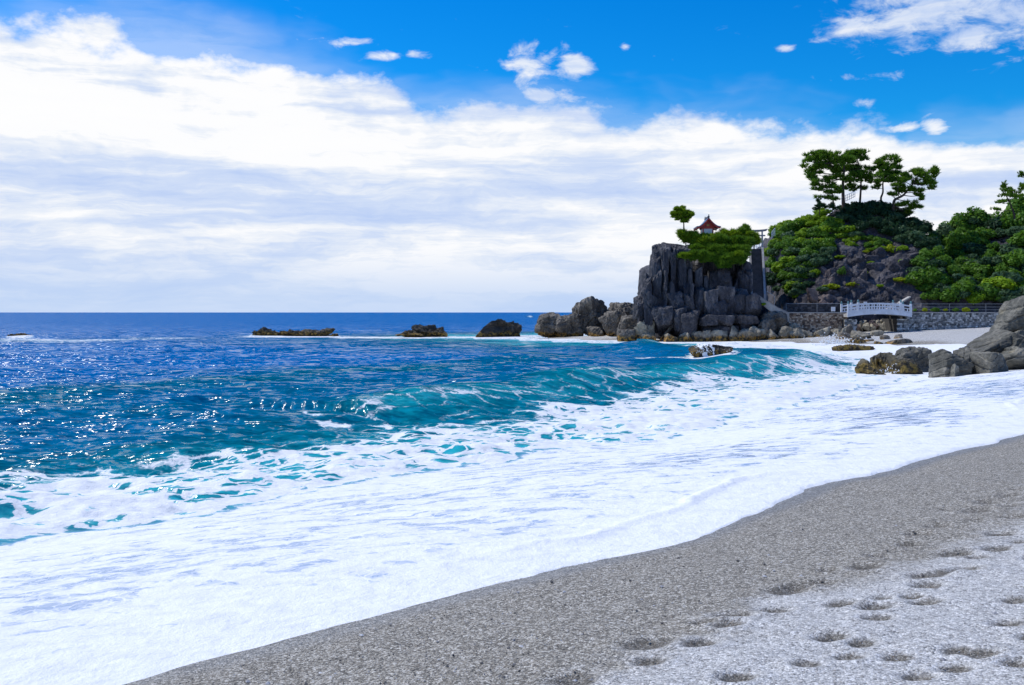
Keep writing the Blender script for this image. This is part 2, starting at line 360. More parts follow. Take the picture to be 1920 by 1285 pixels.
def build_sea():
    na, nr = 840, 550
    A = np.linspace(R(-44), R(40), na); rr = 1 / np.linspace(1 / 4.6, 1 / 45000., nr)
    r, a = np.meshgrid(rr, A, indexing='ij'); x, y = r * np.sin(a), r * np.cos(a)
    d, t = shore(x, y); row = np.minimum(r * r / (EYE * 1900.), 400) + .02
    ze = ze_of(t); wb = 1 - sstep(TEND - 2, THEAD, t)
    s = -d + .26 * fbm(t / 1.9, 0 * t, seed=41, oct=3) + .05 * fbm(t / .35, 0 * t, seed=42, oct=2)
    near = np.exp(-np.maximum(r - 20, 0) / 50)
    z = ze * sstep(11.5, 0, np.maximum(s, 0)) + np.where(s > 0, .010, -.35 * np.abs(s))
    lob = fbm(t / 7, s / 40, seed=51, oct=3); lob2 = fbm(t / 1.7, s / 6, seed=52, oct=3)
    front = 9.3 + 1.3 * lob + .9 * lob2
    q = s - front
    bore = .15 * wb * (1 + .8 * lob2) * sstep(-.2, 1.3, q) * np.exp(-np.maximum(q, 0) / 4)
    gate = sstep(T0 + 6, T0 + 18, t)
    gate2 = sstep(T0 + 32, T0 + 55, t)
    c1 = 20.5 + 2.2 * fbm(t / 16, 0 * t, seed=53, oct=2); A1 = (.03 + .71 * gate) * (1 + .2 * fbm(t / 5, 0 * t, seed=54, oct=2)) * wb
    q1 = s - c1
    c2 = 37 + 3 * fbm(t / 20, 0 * t, seed=55, oct=2); q2 = s - c2
    w1 = A1 * swell(q1, 2.2, 4.5) - .18 * A1 * np.exp(-((q1 + 5) / 2.6) ** 2)
    w2 = (.16 * wb + .35 * np.exp(-((t - TFAR + 8) / 18) ** 2)) * (1 + .3 * lob) * swell(q2, 4, 6)
    out = sstep(30, 60, s) 
    ph = (y * .96 + x * .18) / 17 * 2 * math.pi + 2.2 * fbm(x / 60, y / 60, seed=56, oct=2)
    w3 = .20 * out * np.sin(ph) * (1 + .8 * fbm(x / 45, y / 30, seed=57, oct=2)) * np.clip(8 / row, 0, 1)
    deep = sstep(6, 16, s)
    def res(l): return np.clip(l / (2.2 * row), 0, 1) ** 1.5
    chop = .20 * fbm(x / 7.5, y / 4.5, seed=61, oct=2) * res(4.5) + .17 * fbm(x / 2.9, y / 1.6, seed=62, oct=2) * res(1.6) + .05 * fbm(x / 1.0, y / .6, seed=63, oct=2) * res(.6)
    inlace = sstep(-.3, 1, q) * (1 - sstep(9, 13, q))
    z = z + bore + w1 + w2 + w3 + chop * (.08 + .92 * deep) + inlace * wb * (.10 * fbm(x * 1.1, y * 1.1, seed=64, oct=3) + .03 * fbm(x * 4, y * 4, seed=65, oct=2)) * near
    # small lips of the spent swash
    lip = np.exp(-((s - 1.1 - .7 * lob - .25 * lob2) / .10) ** 2) * sstep(-.2, .3, lob + .1 * lob2 + .1)
    z = z + lip * .05 * wb
    # --- foam amount
    fl = fbm(x / 2.6, y / 2.6, seed=71, oct=4); fl2 = fbm(x / 9, y / 6, seed=72, oct=3)
    sw = sstep(-.15, .12, s) * (1 - sstep(-.15, .15, q))
    foam = sw * np.clip(.59 - .06 * (1 - sstep(3, 7, s)) + .13 * fl + .03 * fl2 + .4 * np.exp(-s / .8) + .25 * lip, 0, 1.1)
    L = 9.0 + 2.6 * lob + 1.8 * fl2 - 3.6 * gate
    gap = np.exp(-((t - T_at(6, 14.4)) / 3.2) ** 2)
    L = L - 2.5 * gap
    la = sstep(-.1, .25, q) * (.55 - .17 * np.clip(q / np.maximum(L, 1), 0, 2)) * (1 - sstep(.6, 1.45, q / np.maximum(L, 1)))
    la = la + sstep(-.1, .2, q) * np.exp(-np.maximum(q, 0) / .6) * .2 + .16 * fl * inlace
    la = np.maximum(la, gate * sstep(-.1, .3, q) * (.88 - .40 * sstep(.5, 8, q + 3.0 * fl + 1.5 * fl2)) * (1 - sstep(5.5, 9.5, q + 3 * fl)))
    foam = np.maximum(foam, la * wb)
    # crest that is spilling, more so where the bay bends
    foam = np.maximum(foam, wb * gate * (.16 + .22 * fl) * np.exp(-((q1 + 1.4) / 1.4) ** 2))
    far_in = sstep(TFAR - 34, TFAR - 14, t) * wb
    foam = np.maximum(foam, far_in * (.92 + .2 * fl) * (1 - sstep(11.5, 15.5, s + 2 * fl + 8.5 * sstep(TFAR - 6, TEND, t))) * sstep(-.1, .1, s))
    hd = (1 - wb) * sstep(-.2, .2, s); foam = np.maximum(foam, hd * (.95 + .3 * fl) * (1 - sstep(.6, 3.2, s + .9 * fl2 - .4)))
    for px0, px1, pyw, Yr in SEA_ROCKS:
        c = at((px0 + px1) / 2, pyw, Yr); rad = (px1 - px0) / F * Yr / 2
        e = np.hypot((x - c.x) / (rad * 1.12), (y - c.y) / (rad * .8 + .5))
        foam = np.maximum(foam, (1 - sstep(.75, 1.35, e + .25 * fl)) * .95)
    aer = np.zeros_like(z)
    for px, py, hl, hw, st_ in STREAKS:
        Y = EYE * F / (py - HY); X = (px - CX) / F * Y
        e = np.hypot((x - X) / hl, (y - Y) / hw) + .35 * fl
        k = 1 - sstep(.3, 1.15, e); foam = np.maximum(foam, k * st_); aer = np.maximum(aer, (1 - sstep(.4, 1.5, e)) * st_)
    foam = np.where(s < 0, np.where(s > -.25, 1.0, foam), foam)
    # --- colour of the water: shallow and aerated towards the shore, turquoise on the wave faces
    shal = .72 * (1 - sstep(9, 22, s)) + .42 * (1 - sstep(20, 58, s)) + .12 * fl2 * (1 - sstep(40, 90, s))
    shal = shal + .45 * gate * np.exp(-((q1 + 1.2) / 1.8) ** 2) + .25 * np.exp(-((q2 + 2) / 3) ** 2) * wb  # light shining through thin wave faces, put into the colour
    shal = np.maximum(shal, aer * .8); hb = (1 - wb) * (1 - sstep(2, 14, s)) * .6; shal = np.maximum(shal, hb)
    shal = np.maximum(shal, .95 * far_in * (1 - sstep(14, 28, s)))
    swa = (1 - sstep(-.4, .4, q)) * wb
    me = raw_mesh('sea', np.stack([x, y, z], -1).reshape(-1, 3), grid_faces(nr, na)[:, ::-1], True,
                  {'foam': np.clip(foam, 0, 1.15), 'shal': np.clip(shal, 0, 1.2), 'swash': swa, 'dist': np.minimum(r, 2000)})
    m, n, b = material('sea_water', .12)
    pos = n.nd('ShaderNodeNewGeometry', out='Position')
    fo, sl, swn, di = n.attr('foam'), n.attr('shal'), n.attr('swash'), n.attr('dist')
    flat = n.vm('MULTIPLY', pos, (1, 1, 0))
    wv = n.vm('MULTIPLY', n.vm('SUBTRACT', n.noise(flat, 1.3, 4, .6, out=1), (.5, .5, .5)), (.85, .85, 0))
    pw = n.vm('ADD', flat, wv)
    e1 = n.voro(pw, .70, 'DISTANCE_TO_EDGE'); e2 = n.voro(pw, 1.9, 'DISTANCE_TO_EDGE'); e3 = n.voro(pw, 7.0, 'DISTANCE_TO_EDGE')
    lace = n.m('MAXIMUM', n.mr(e1, .0, .22, 1, 0), n.m('MULTIPLY', n.mr(e2, 0, .20, 1, 0), .80))
    lace = n.m('ADD', n.m('MULTIPLY', lace, .66), n.m('MULTIPLY', n.noise(pw, 2.2, 6, .65), .42))
    lace = n.m('ADD', lace, n.m('MULTIPLY', n.mr(e3, 0, .25, 1, 0), .10))
    # the wash: white sheet torn open in patches, drawn out along the shore
    al = n.nd('ShaderNodeMapping', {'Vector': pw, 'Rotation': (0, 0, R(-20)), 'Scale': (.75, 1.15, 1)})
    hole = n.m('ADD', n.m('MULTIPLY', n.noise(al, 2.3, 4, .58), .82), n.m('ADD', n.m('MULTIPLY', n.noise(pw, 7.0, 3, .6), .26), n.m('MULTIPLY', n.mr(e3, 0, .16, 1, 0), .07)))
    pat = n.mix(swn, lace, hole)
    fm = n.mr(n.m('ADD', pat, fo), .98, 1.16)
    fm = n.m('MULTIPLY', fm, n.mr(fo, .0, .10))
    wcol = n.ramp(n.m('ADD', sl, n.m('MULTIPLY', n.m('SUBTRACT', n.noise(flat, .35, 4), .5), .25)),
                  [(.0, (.000, .150, .43)), (.25, (.000, .138, .34)), (.55, (.000, .140, .22)), (.85, (.002, .24, .30)), (1.0, (.02, .38, .44))])
    wcol = n.mix(swn, wcol, (.21, .31, .48))  # gaps in the wash: blue sky reflection painted into the base colour
    thin = n.mr(n.m('ADD', pat, fo), .80, 1.0, 0, .45)      # foam dissolved in the water next to the white
    wcol = n.mix(n.m('MULTIPLY', thin, n.mr(fo, .05, .3)), wcol, n.mix(swn, (.12, .50, .56), (.50, .58, .70)))
    foamc = n.mix(n.mr(n.noise(pw, 3.0, 5), .3, .6), (.75, .765, .775), (.85, .855, .855))
    n.set(b.inputs['Base Color'], n.mix(fm, wcol, foamc))
    n.set(b.inputs['Roughness'], n.m('MAXIMUM', n.mr(fm, 0, 1, .15, .75, False), n.mr(di, 40, 400, .15, .42))); b.inputs['IOR'].default_value = 1.33
    n.set(b.inputs['Specular IOR Level'], n.mr(fm, 0, 1, .16, .10, False))
    # ripples tilt the surface by a set slope at every distance
    rp = n.nd('ShaderNodeMapping', {'Vector': flat, 'Scale': (.55, 1.0, 1), 'Rotation': (0, 0, R(8))})
    half = (.5, .5, .5)
    s1 = n.vm('MULTIPLY', n.vm('SUBTRACT', n.noise(rp, 2.0, 3, .6, .3, out=1), half), (1.7, 2.7, 0))
    s2 = n.vm('MULTIPLY', n.vm('SUBTRACT', n.noise(rp, .55, 3, .62, .3, out=1), half), (1.3, 2.4, 0))
    s3 = n.vm('MULTIPLY', n.vm('SUBTRACT', n.noise(rp, 5.5, 3, .6, out=1), half), (1.5, 1.9, 0))
    s1 = n.vm('ADD', s1, s3)
    fw = n.mr(di, 25, 120)
    sv = n.vm('ADD', s1, n.vm('MULTIPLY', s2, n.comb(fw, fw, 0.0)))
    sv = n.vm('ADD', sv, (.10, -.34, 0))      # wind waves running in: their steeper faces look to the shore
    calm = n.m('MULTIPLY', n.mr(swn, 0, 1, 1.0, .12), n.mr(fm, 0, 1, 1.0, .35))
    sv = n.vm('MULTIPLY', sv, n.comb(calm, calm, 0.0))
    nb = n.vm('NORMALIZE', n.vm('ADD', n.nd('ShaderNodeNewGeometry', out='Normal'), sv))
    bf = n.bump(n.noise(flat, 6.0, 5, .7), n.mr(fm, 0, 1, .0, .6), .07, nb)
    n.set(b.inputs['Normal'], bf)
    o = link('sea', me, m); tag(o, 'blue sea breaking in white foam on the beach', 'sea', kind='structure')
build_sea()

# ------------------------------------------------------------------ materials for rock, leaves, masonry
def rock_mat(name, dark, mid, light, scale=1.0, kelp=None, bump=.5, stretch=(1, 1, 1), kelp_top=.9, lichen=None, crack=.0):
    m, n, b = material(name, .82)
    pos = n.nd('ShaderNodeNewGeometry', out='Position')
    p = n.vm('MULTIPLY', pos, stretch)
    n1 = n.noise(p, .55 * scale, 6, .62, .3); n2 = n.noise(p, 3.5 * scale, 5, .65)
    t = n.m('ADD', n.m('MULTIPLY', n1, .6), n.m('MULTIPLY', n2, .4))
    c = n.ramp(t, [(.34, dark), (.50, mid), (.66, light)])
    if lichen: c = n.mix(n.mr(n.noise(p, 1.1 * scale, 5, .7), .56, .68, 0, .6), c, lichen)
    vn = n.voro(n.vm('ADD', p, n.vm('MULTIPLY', n.noise(p, 1.2, 3, out=1), (.5, .5, .5))), .9 * scale, 'DISTANCE_TO_EDGE')
    ck = n.mr(vn, .0, .05, 1, 0)
    if kelp:
        z = n.nd('ShaderNodeSeparateXYZ', {0: pos}, out=2)
        k = n.mr(n.m('ADD', z, n.m('MULTIPLY', n.m('SUBTRACT', n.noise(pos, 1.0, 4), .5), 1.4)), kelp_top - .25, kelp_top + .15, .95, 0)
        kc = n.mix(n.mr(n.noise(pos, 3.0, 3), .42, .6), (.035, .026, .012), kelp)
        c = n.mix(k, c, kc)
    n.set(b.inputs['Base Color'], c)
    h = n.m('ADD', n.m('MULTIPLY', n2, .35), n.m('MULTIPLY', n1, .5))
    if crack: h = n.m('SUBTRACT', h, n.m('MULTIPLY', ck, crack))
    n.set(b.inputs['Normal'], n.bump(h, bump, .35 / scale))
    return m
M_CLIFF = rock_mat('cliff_rock', (.014, .015, .020), (.042, .042, .052), (.135, .130, .138), .8, stretch=(1.3, 1.3, .55), lichen=(.21, .19, .19), crack=.25)
M_LOW = rock_mat('shore_rock', (.034, .030, .026), (.13, .112, .090), (.34, .295, .235), 1.0, kelp=(.38, .20, .03), crack=.2, kelp_top=.75)
M_TAN = rock_mat('tan_boulder', (.10, .088, .068), (.28, .25, .19), (.47, .43, .34), 1.0, kelp=(.40, .21, .03), kelp_top=.75)
M_SEA = rock_mat('sea_rock', (.016, .015, .012), (.060, .050, .036), (.18, .145, .10), 1.1, kelp=(.30, .18, .03), kelp_top=.7, crack=.3)
M_NEAR = rock_mat('wet_grey_rock', (.026, .026, .021), (.10, .096, .078), (.27, .25, .205), .9, lichen=(.26, .22, .14), bump=.45, crack=.12, stretch=(.8, 1, 1.9))
M_KELP = rock_mat('kelp_rock', (.030, .028, .022), (.105, .092, .065), (.22, .19, .12), 1.6, kelp=(.24, .16, .03), bump=.8, kelp_top=.75)
M_HILL = rock_mat('hill_rock', (.014, .013, .017), (.042, .038, .045), (.115, .104, .114), 1.0, lichen=(.16, .145, .15), crack=.3)
M_BROWN = rock_mat('brown_rock', (.05, .036, .034), (.12, .09, .085), (.22, .175, .16), 1.0)
def leaf_mat(name, a, b_, trans=.42):
    m, n, b = material(name, .55)
    rnd = n.nd('ShaderNodeNewGeometry', out='Random Per Island')
    orn = n.nd('ShaderNodeObjectInfo', out='Random')
    t = n.m('ADD', n.m('MULTIPLY', rnd, .7), n.m('MULTIPLY', orn, .3))
    c = n.mix(t, a, b_)
    n.set(b.inputs['Base Color'], c); b.inputs['Specular IOR Level'].default_value = .25
    tr = n.nd('ShaderNodeBsdfTranslucent', {'Color': n.mix(.5, c, b_)})
    ms = n.nd('ShaderNodeMixShader', {0: trans, 1: b.outputs[0], 2: tr})
    n.set(m.node_tree.nodes['Material Output'].inputs['Surface'], ms)
    return m
L_LIME = leaf_mat('leaf_lime', (.13, .25, .010), (.31, .47, .018))
L_YEL = leaf_mat('leaf_yellow_green', (.22, .30, .010), (.44, .50, .016))
L_MID = leaf_mat('leaf_green', (.058, .155, .018), (.16, .31, .028))
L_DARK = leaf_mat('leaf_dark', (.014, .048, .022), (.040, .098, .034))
L_BLUE = leaf_mat('leaf_grey_green', (.042, .100, .050), (.12, .21, .090))
L_PINE = leaf_mat('pine_needles', (.040, .12, .012), (.16, .29, .018))
L_PINEY = leaf_mat('pine_needles_light', (.085, .18, .010), (.24, .36, .016))
def plain(name, col, rough=.7, var=.25, scale=3.0, bump=.2, metal=0):
    m, n, b = material(name, rough); pos = n.nd('ShaderNodeNewGeometry', out='Position')
    t = n.noise(pos, scale, 6, .65)
    c = n.mix(n.mr(t, .3, .7), tuple(v * (1 - var) for v in col), tuple(min(1, v * (1 + var)) for v in col))
    n.set(b.inputs['Base Color'], c); b.inputs['Metallic'].default_value = metal
    if bump: n.set(b.inputs['Normal'], n.bump(n.noise(pos, scale * 6, 4), bump, .03))
    return m
M_BARK = plain('bark', (.045, .034, .028), .9, .4, 5, .6)
M_STONE = plain('grey_stone', (.30, .30, .31), .85, .25, 2.5, .4)
M_STEP = plain('dark_step_stone', (.060, .060, .070), .85, .3, 2, .4)
M_CONC = plain('concrete', (.42, .40, .37), .85, .18, 1.5, .3)
M_WHITE = plain('weathered_white_paint', (.66, .70, .76), .55, .12, 1.4, .1)
M_CAP = plain('verdigris_cap', (.10, .24, .27), .5, .2, 5, .1)
M_RED = plain('vermilion_paint', (.50, .035, .020), .5, .2, 3, .05)
M_ROOF = plain('slate_blue_roof', (.13, .18, .27), .45, .2, 4, .2)
M_RIDGE = plain('dark_ridge_tile', (.03, .035, .05), .5, .2, 4, .2)
M_PANEL = plain('white_plaster', (.62, .72, .76), .6, .05, 2, 0)
M_GOLD = plain('gilt_fitting', (.50, .33, .06), .4, .2, 4, 0)
M_METAL = plain('grey_metal', (.28, .31, .35), .5, .15, 3, 0)
M_PALE = plain('pale_metal', (.50, .56, .62), .5, .1, 3, 0)
M_SIGN = plain('white_board', (.75, .76, .78), .5, .04, 3, 0)
M_FOAMW = plain('white_water', (.80, .83, .85), .7, .06, 4, .6)
def masonry(name, stops):
    m, n, b = material(name, .85)
    r = n.nd('ShaderNodeNewGeometry', out='Random Per Island'); pos = n.nd('ShaderNodeNewGeometry', out='Position')
    c = n.mix(n.mr(n.noise(pos, 6.0, 4), .35, .65, 0, .35), n.ramp(r, stops), (.10, .10, .10))
    n.set(b.inputs['Base Color'], c); n.set(b.inputs['Normal'], n.bump(n.noise(pos, 9.0, 4), .4, .04)); return m
M_BRST = masonry('brown_wall_stone', [(.0, (.08, .05, .035)), (.35, (.30, .20, .13)), (.7, (.50, .37, .26)), (1., (.75, .65, .52))])
M_GRST = masonry('grey_wall_stone', [(.0, (.08, .085, .085)), (.35, (.26, .27, .27)), (.7, (.44, .45, .44)), (1., (.76, .76, .74))])
M_DKST = masonry('dark_wall_stone', [(.0, (.018, .018, .022)), (.5, (.05, .05, .058)), (1., (.12, .115, .12))])
M_MORTAR = plain('mortar', (.055, .05, .045), .9, .2, 4, .3)

# ------------------------------------------------------------------ rocks
_cs = {}
def cube_sphere(n):
    if n in _cs: return _cs[n]
    g = np.linspace(-1, 1, n + 1); g = np.tan(g * math.pi / 4); V = []; Fc = []; idx = {}
    for ax in range(3):
        for sg in (-1, 1):
            ids = np.zeros((n + 1, n + 1), int)
            for i in range(n + 1):
                for j in range(n + 1):
                    p = [0, 0, 0]; p[ax] = sg; p[(ax + 1) % 3] = g[i] * sg; p[(ax + 2) % 3] = g[j]
                    k = tuple(round(c, 5) for c in p)
                    if k not in idx: idx[k] = len(V); V.append(p)
                    ids[i, j] = idx[k]
            for i in range(n):
                for j in range(n): Fc.append((ids[i, j], ids[i + 1, j], ids[i + 1, j + 1], ids[i, j + 1]))
    V = np.array(V, float); V /= np.linalg.norm(V, axis=1)[:, None]
    _cs[n] = (V, np.array(Fc)); return _cs[n]
def rock_geo(seed, n=14, half=(1, 1, 1), boxy=.6, extra=9, sharp=16, rough=.10, fine=.035, tilt=.22, strata=0.0):
    rg = np.random.default_rng(seed); D, Fc = cube_sphere(n)
    N = []; Q = []
    if boxy > 0:
        for ax in range(3):
            for sg in (-1, 1):
                v = rg.normal(0, tilt, 3); v[ax] = sg; N.append(v / np.linalg.norm(v)); Q.append(rg.uniform(.85, 1.0))
    for k in range(extra):
        v = rg.normal(0, 1, 3); v /= np.linalg.norm(v); N.append(v); Q.append(rg.uniform(.85, 1.25) if boxy > 0 else rg.uniform(.78, 1.05))
    N = np.array(N); Q = np.array(Q)
    dt = np.maximum(D @ N.T, 0) / Q
    r = (dt ** sharp).sum(1) ** (-1 / sharp)
    P = D * r[:, None]
    P = P / np.abs(P).max(0) * np.array(half)
    sc = float(np.mean(half)); s_ = seed % 97 * 3.1
    o = fbm(P[:, 0] / sc * 1.1 + s_, P[:, 1] / sc * 1.1, P[:, 2] / sc * 1.1 + .01, seed=seed % 1000, oct=3)
    o2 = np.abs(fbm(P[:, 0] / sc * 3.4 + s_, P[:, 1] / sc * 3.4, P[:, 2] / sc * 2.2 + .01, seed=seed % 1000 + 5, oct=3))
    o3 = np.abs(fbm(P[:, 0] / sc * 9 + s_, P[:, 1] / sc * 9, P[:, 2] / sc * 6 + .01, seed=seed % 1000 + 9, oct=2))
    amt = rough * o - fine * 3.6 * o2 - fine * 1.5 * o3
    if strata:
        ax_ = rg.normal(0, .35, 3) + np.array((-.45, .1, 1)); ax_ /= np.linalg.norm(ax_)
        u = (P @ ax_) / sc * 3.2 + .5 * o; f = u - np.floor(u)
        amt = amt + strata * (_h(np.floor(u), 0 * u, 0 * u, seed) - .5 - .5 * np.exp(-(np.minimum(f, 1 - f) / .10) ** 2))
    P = P + D * (sc * amt)[:, None]
    return P, Fc
def rock(name, seed, box, mat, parent=None, rot=(0, 0, 0), n=14, **kw):
    """box = centre, half sizes; rotated first, then fitted into the box"""
    c, half = box
    P, Fc = rock_geo(seed, n, half, **kw)
    if any(rot):
        M = np.array(Matrix.Rotation(rot[2], 3, 'Z') @ Matrix.Rotation(rot[1], 3, 'Y') @ Matrix.Rotation(rot[0], 3, 'X')); P = P @ M.T
    lo, hi = P.min(0), P.max(0); P = (P - (lo + hi) / 2) / ((hi - lo) / 2) * np.array(half)
    base = np.array((c[0], c[1], c[2] - half[2]))
    me = raw_mesh(name, P + np.array((0, 0, half[2])), Fc, False)
    o = link(name, me, mat, parent); o.location = base
    return o
def rock_px(name, seed, px0, px1, py0, py1, Y, depth, mat, sink=.3, parent=None, **kw):
    """a rock standing at distance Y whose outline fills the given pixel box; sink metres lie below py1"""
    a, b = at(px0, py0, Y), at(px1, py1, Y); z1, z0 = a.z, b.z - sink
    return rock(name, seed, (((a.x + b.x) / 2, Y + depth * .35, (z0 + z1) / 2), ((b.x - a.x) / 2, depth / 2, (z1 - z0) / 2)), mat, parent, **kw)

# ------------------------------------------------------------------ hill behind the walls
RX = [(1405, 640), (1424, 560), (1436, 500), (1448, 446), (1480, 424), (1520, 411), (1545, 404), (1570, 392), (1600, 384), (1640, 382), (1690, 398), (1715, 425), (1738, 458), (1760, 470), (1790, 446), (1830, 430), (1880, 418), (1920, 405), (2000, 385), (2150, 370)]
YR, YF = 142.0, 124.6
rx_ = np.array([(p - CX) / F * YR for p, _ in RX]); rz_ = np.array([EYE - (q - HY) / F * YR for _, q in RX])
def hill_z(x, y, noise=True):
    x = np.asarray(x, float); y = np.asarray(y, float)
    top = np.interp(x, rx_, rz_)
    s = np.clip((y - YF) / (YR - YF), 0, 1); back = np.clip((y - YR - 3) / 22, 0, 1)
    right = sstep(50, 57, x)
    p = (s ** .80) * (1 - right) + (s ** .62) * right
    z = 3.2 + (top - 3.2) * p * (1 - back * back)
    if noise:
        k = sstep(0, .08, s)
        z = z + k * (1.1 * fbm(x / 4.2, y / 4.2, seed=81, oct=4) - .9 * np.abs(fbm(x / 2.1, y / 2.1, seed=82, oct=3)))
    return z
def build_hill():
    xs = np.arange(rx_[0] - 1, 84, .28); ys = np.concatenate([np.arange(YF - .6, YR + 4, .28), np.arange(YR + 4, 168, 1.2)])
    y, x = np.meshgrid(ys, xs, indexing='ij'); z = hill_z(x, y)
    k = sstep(YF, YF + 2, y)
    dx = .35 * fbm(x / 1.6, y / 1.6, z / 1.6, seed=84) * k; dy = .55 * fbm(x / 1.5, y / 1.5, z / 1.5 + 9, seed=85) * k
    dz = -.5 * np.abs(fbm(x / .9, y / .9, z / .9, seed=86, oct=3)) * k
    front = sstep(YF - .1, YF - .6, y); z = z * (1 - front) + front * .3
    o = link('hill', raw_mesh('hill', np.stack([x + dx, y + dy, z + dz], -1).reshape(-1, 3), grid_faces(len(ys), len(xs)), False), M_HILL)
    return tag(o, 'dark rocky hill rising behind the stone walls', 'hill', kind='structure')
HILL = build_hill()
def on_hill(px, py, lo=YF, hi=YR + 6):
    u, v = (px - CX) / F, (HY - py) / F
    for Y in np.arange(lo, hi, .15):
        if EYE + v * Y <= float(hill_z(u * Y, Y)): return Vector((u * Y, Y, EYE + v * Y))
    Y = YR; return Vector((u * Y, Y, EYE + v * Y))
# angular blocks of the bare rock face, pieces of the hill
rg = np.random.default_rng(5)
def inside(px, py, poly):
    c = False; j = len(poly) - 1
    for i in range(len(poly)):
        xi, yi = poly[i]; xj, yj = poly[j]
        if (yi > py) != (yj > py) and px < (xj - xi) * (py - yi) / (yj - yi) + xi: c = not c
        j = i
    return c
FACE = [(1530, 560), (1555, 500), (1575, 465), (1615, 458), (1640, 480), (1690, 470), (1725, 470), (1712, 510), (1705, 545), (1690, 575), (1640, 588), (1560, 588), (1500, 585), (1505, 560)]
k = 0
while k < 75:
    px, py = rg.uniform(1495, 1728), rg.uniform(455, 588)
    if not inside(px, py, FACE): continue
    p = on_hill(px, py); h = np.array((rg.uniform(.6, 1.5), rg.uniform(.6, 1.2), rg.uniform(.7, 1.9)))
    brown = px < 1560 and py > 515
    o = rock('rock', 300 + k, ((p.x, p.y + .45, p.z - .1), tuple(h * rg.uniform(.6, 1.0))), M_BROWN if brown else M_HILL, None, rot=(rg.uniform(-.4, .4), rg.uniform(-.4, .4), rg.uniform(0, 3)), n=9, rough=.18, fine=.06, sharp=18)
    o.parent = HILL; k += 1
o = rock_px('rock', 391, 1512, 1538, 540, 566, 124.2, 1.8, M_BROWN, n=14, boxy=0, extra=16); o.parent = HILL
o = rock_px('rock', 394, 1660, 1716, 566, 590, 122.6, 2.5, M_HILL, n=14, rough=.14); o.parent = HILL
o = rock_px('rock', 392, 1572, 1616, 455, 492, 133.5, 3, M_CLIFF, n=14); o.parent = HILL
o = rock_px('rock', 393, 1690, 1728, 466, 500, 133, 3, M_CLIFF, n=14); o.parent = HILL

# ------------------------------------------------------------------ the cliff under the shrine: a mass of jointed columns and blocks
CL = thing('cliff', 'tall dark jointed cliff carrying the red shrine', 'cliff', (22, 126, 0)); CL['kind'] = 'structure'
def under(o, p):
    o.parent = p; o.matrix_parent_inverse = Matrix.Translation(-Vector(p.location)); return o
def cl(px0, px1, py0, py1, Y, dep, seed, mat=M_CLIFF, **kw):
    return under(rock_px('rock_block', seed, px0, px1, py0, py1, Y, dep, mat, **kw), CL)
# core, slabs behind the columns
under(rock_px('cliff_core', 500, 1213, 1300, 478, 640, 123.5, 13, M_CLIFF, n=26, rough=.05, fine=.03, sink=1), CL)
under(rock_px('cliff_core', 501, 1285, 1404, 512, 640, 122.5, 14, M_CLIFF, n=26, rough=.05, fine=.03, sink=1), CL)
under(rock_px('cliff_core', 502, 1268, 1412, 452, 560, 125.2, 9, M_CLIFF, n=24, rough=.05, sink=1), CL)
under(rock_px('cliff_core', 503, 1400, 1444, 476, 640, 129.2, 8, M_CLIFF, n=20, rough=.05, sink=1), CL)
rc = np.random.default_rng(11)
px = 1199.0; k = 0
while px < 1396:
    wdt = rc.uniform(9, 19)
    top = np.interp(px + wdt / 2, [1195, 1205, 1215, 1225, 1235, 1250, 1262, 1275, 1290, 1310, 1350, 1420], [565, 535, 500, 462, 458, 452, 458, 478, 492, 503, 510, 512])
    cl(px, px + wdt * 1.12, top + rc.uniform(-4, 10), 618, 121.6 + rc.uniform(-.5, .7), rc.uniform(2.2, 3.6), 510 + k, n=20, tilt=.10, extra=6, sharp=34, rough=.07, fine=.05)
    px += wdt; k += 1
px = 1196.0
while px < 1330:
    wdt = rc.uniform(9, 20)
    top = np.interp(px + wdt / 2, [1195, 1205, 1222, 1240, 1260, 1290, 1320, 1340], [562, 540, 508, 505, 515, 530, 540, 535])
    cl(px, px + wdt * 1.15, top + rc.uniform(-12, 18), 625, 120.5 + rc.uniform(-.5, .5), rc.uniform(1.8, 3), 540 + k, n=20, tilt=.12, extra=7, sharp=30, rough=.08, fine=.055)
    px += wdt; k += 1
for a in [(1224, 1262, 455, 500, 122.2, 4), (1245, 1288, 452, 492, 123, 4), (1262, 1300, 466, 505, 122.4, 3), (1190, 1216, 552, 600, 120.6, 3.5), (1212, 1250, 548, 602, 119.9, 3), (1248, 1284, 545, 600, 120.0, 3), (1278, 1306, 548, 596, 119.8, 3),
          (1300, 1326, 530, 600, 120.2, 3), (1222, 1272, 572, 622, 119.0, 3), (1262, 1290, 574, 618, 119.0, 2.6), (1276, 1314, 581, 632, 118.4, 3), (1345, 1372, 505, 545, 121.2, 2), (1384, 1406, 505, 552, 121.2, 2)]:
    cl(*a, seed=600 + k, n=22, extra=8, sharp=26, rough=.11, fine=.05); k += 1
cl(1384, 1411, 476, 560, 122.6, 5, 705, n=20, rough=.08)
cl(1398, 1414, 500, 565, 121.4, 3, 706, n=18, rough=.08)
for i, a in enumerate([(1320, 1352, 541, 594, 119.5, 4.5), (1344, 1384, 536, 592, 119.7, 5), (1374, 1408, 540, 590, 119.3, 4.5), (1396, 1428, 549, 592, 119.1, 4), (1336, 1364, 562, 594, 118.9, 2), (1312, 1346, 589, 608, 118.4, 4), (1338, 1378, 590, 607, 118.2, 4.2), (1370, 1424, 586, 606, 118.4, 4.4), (1316, 1350, 604, 632, 118.9, 3.5), (1342, 1392, 605, 634, 118.7, 3.5), (1384, 1422, 602, 632, 118.9, 3.5)]):
    cl(*a, 760 + i, n=24, tilt=.12, extra=8, sharp=34, rough=.09, fine=.045)

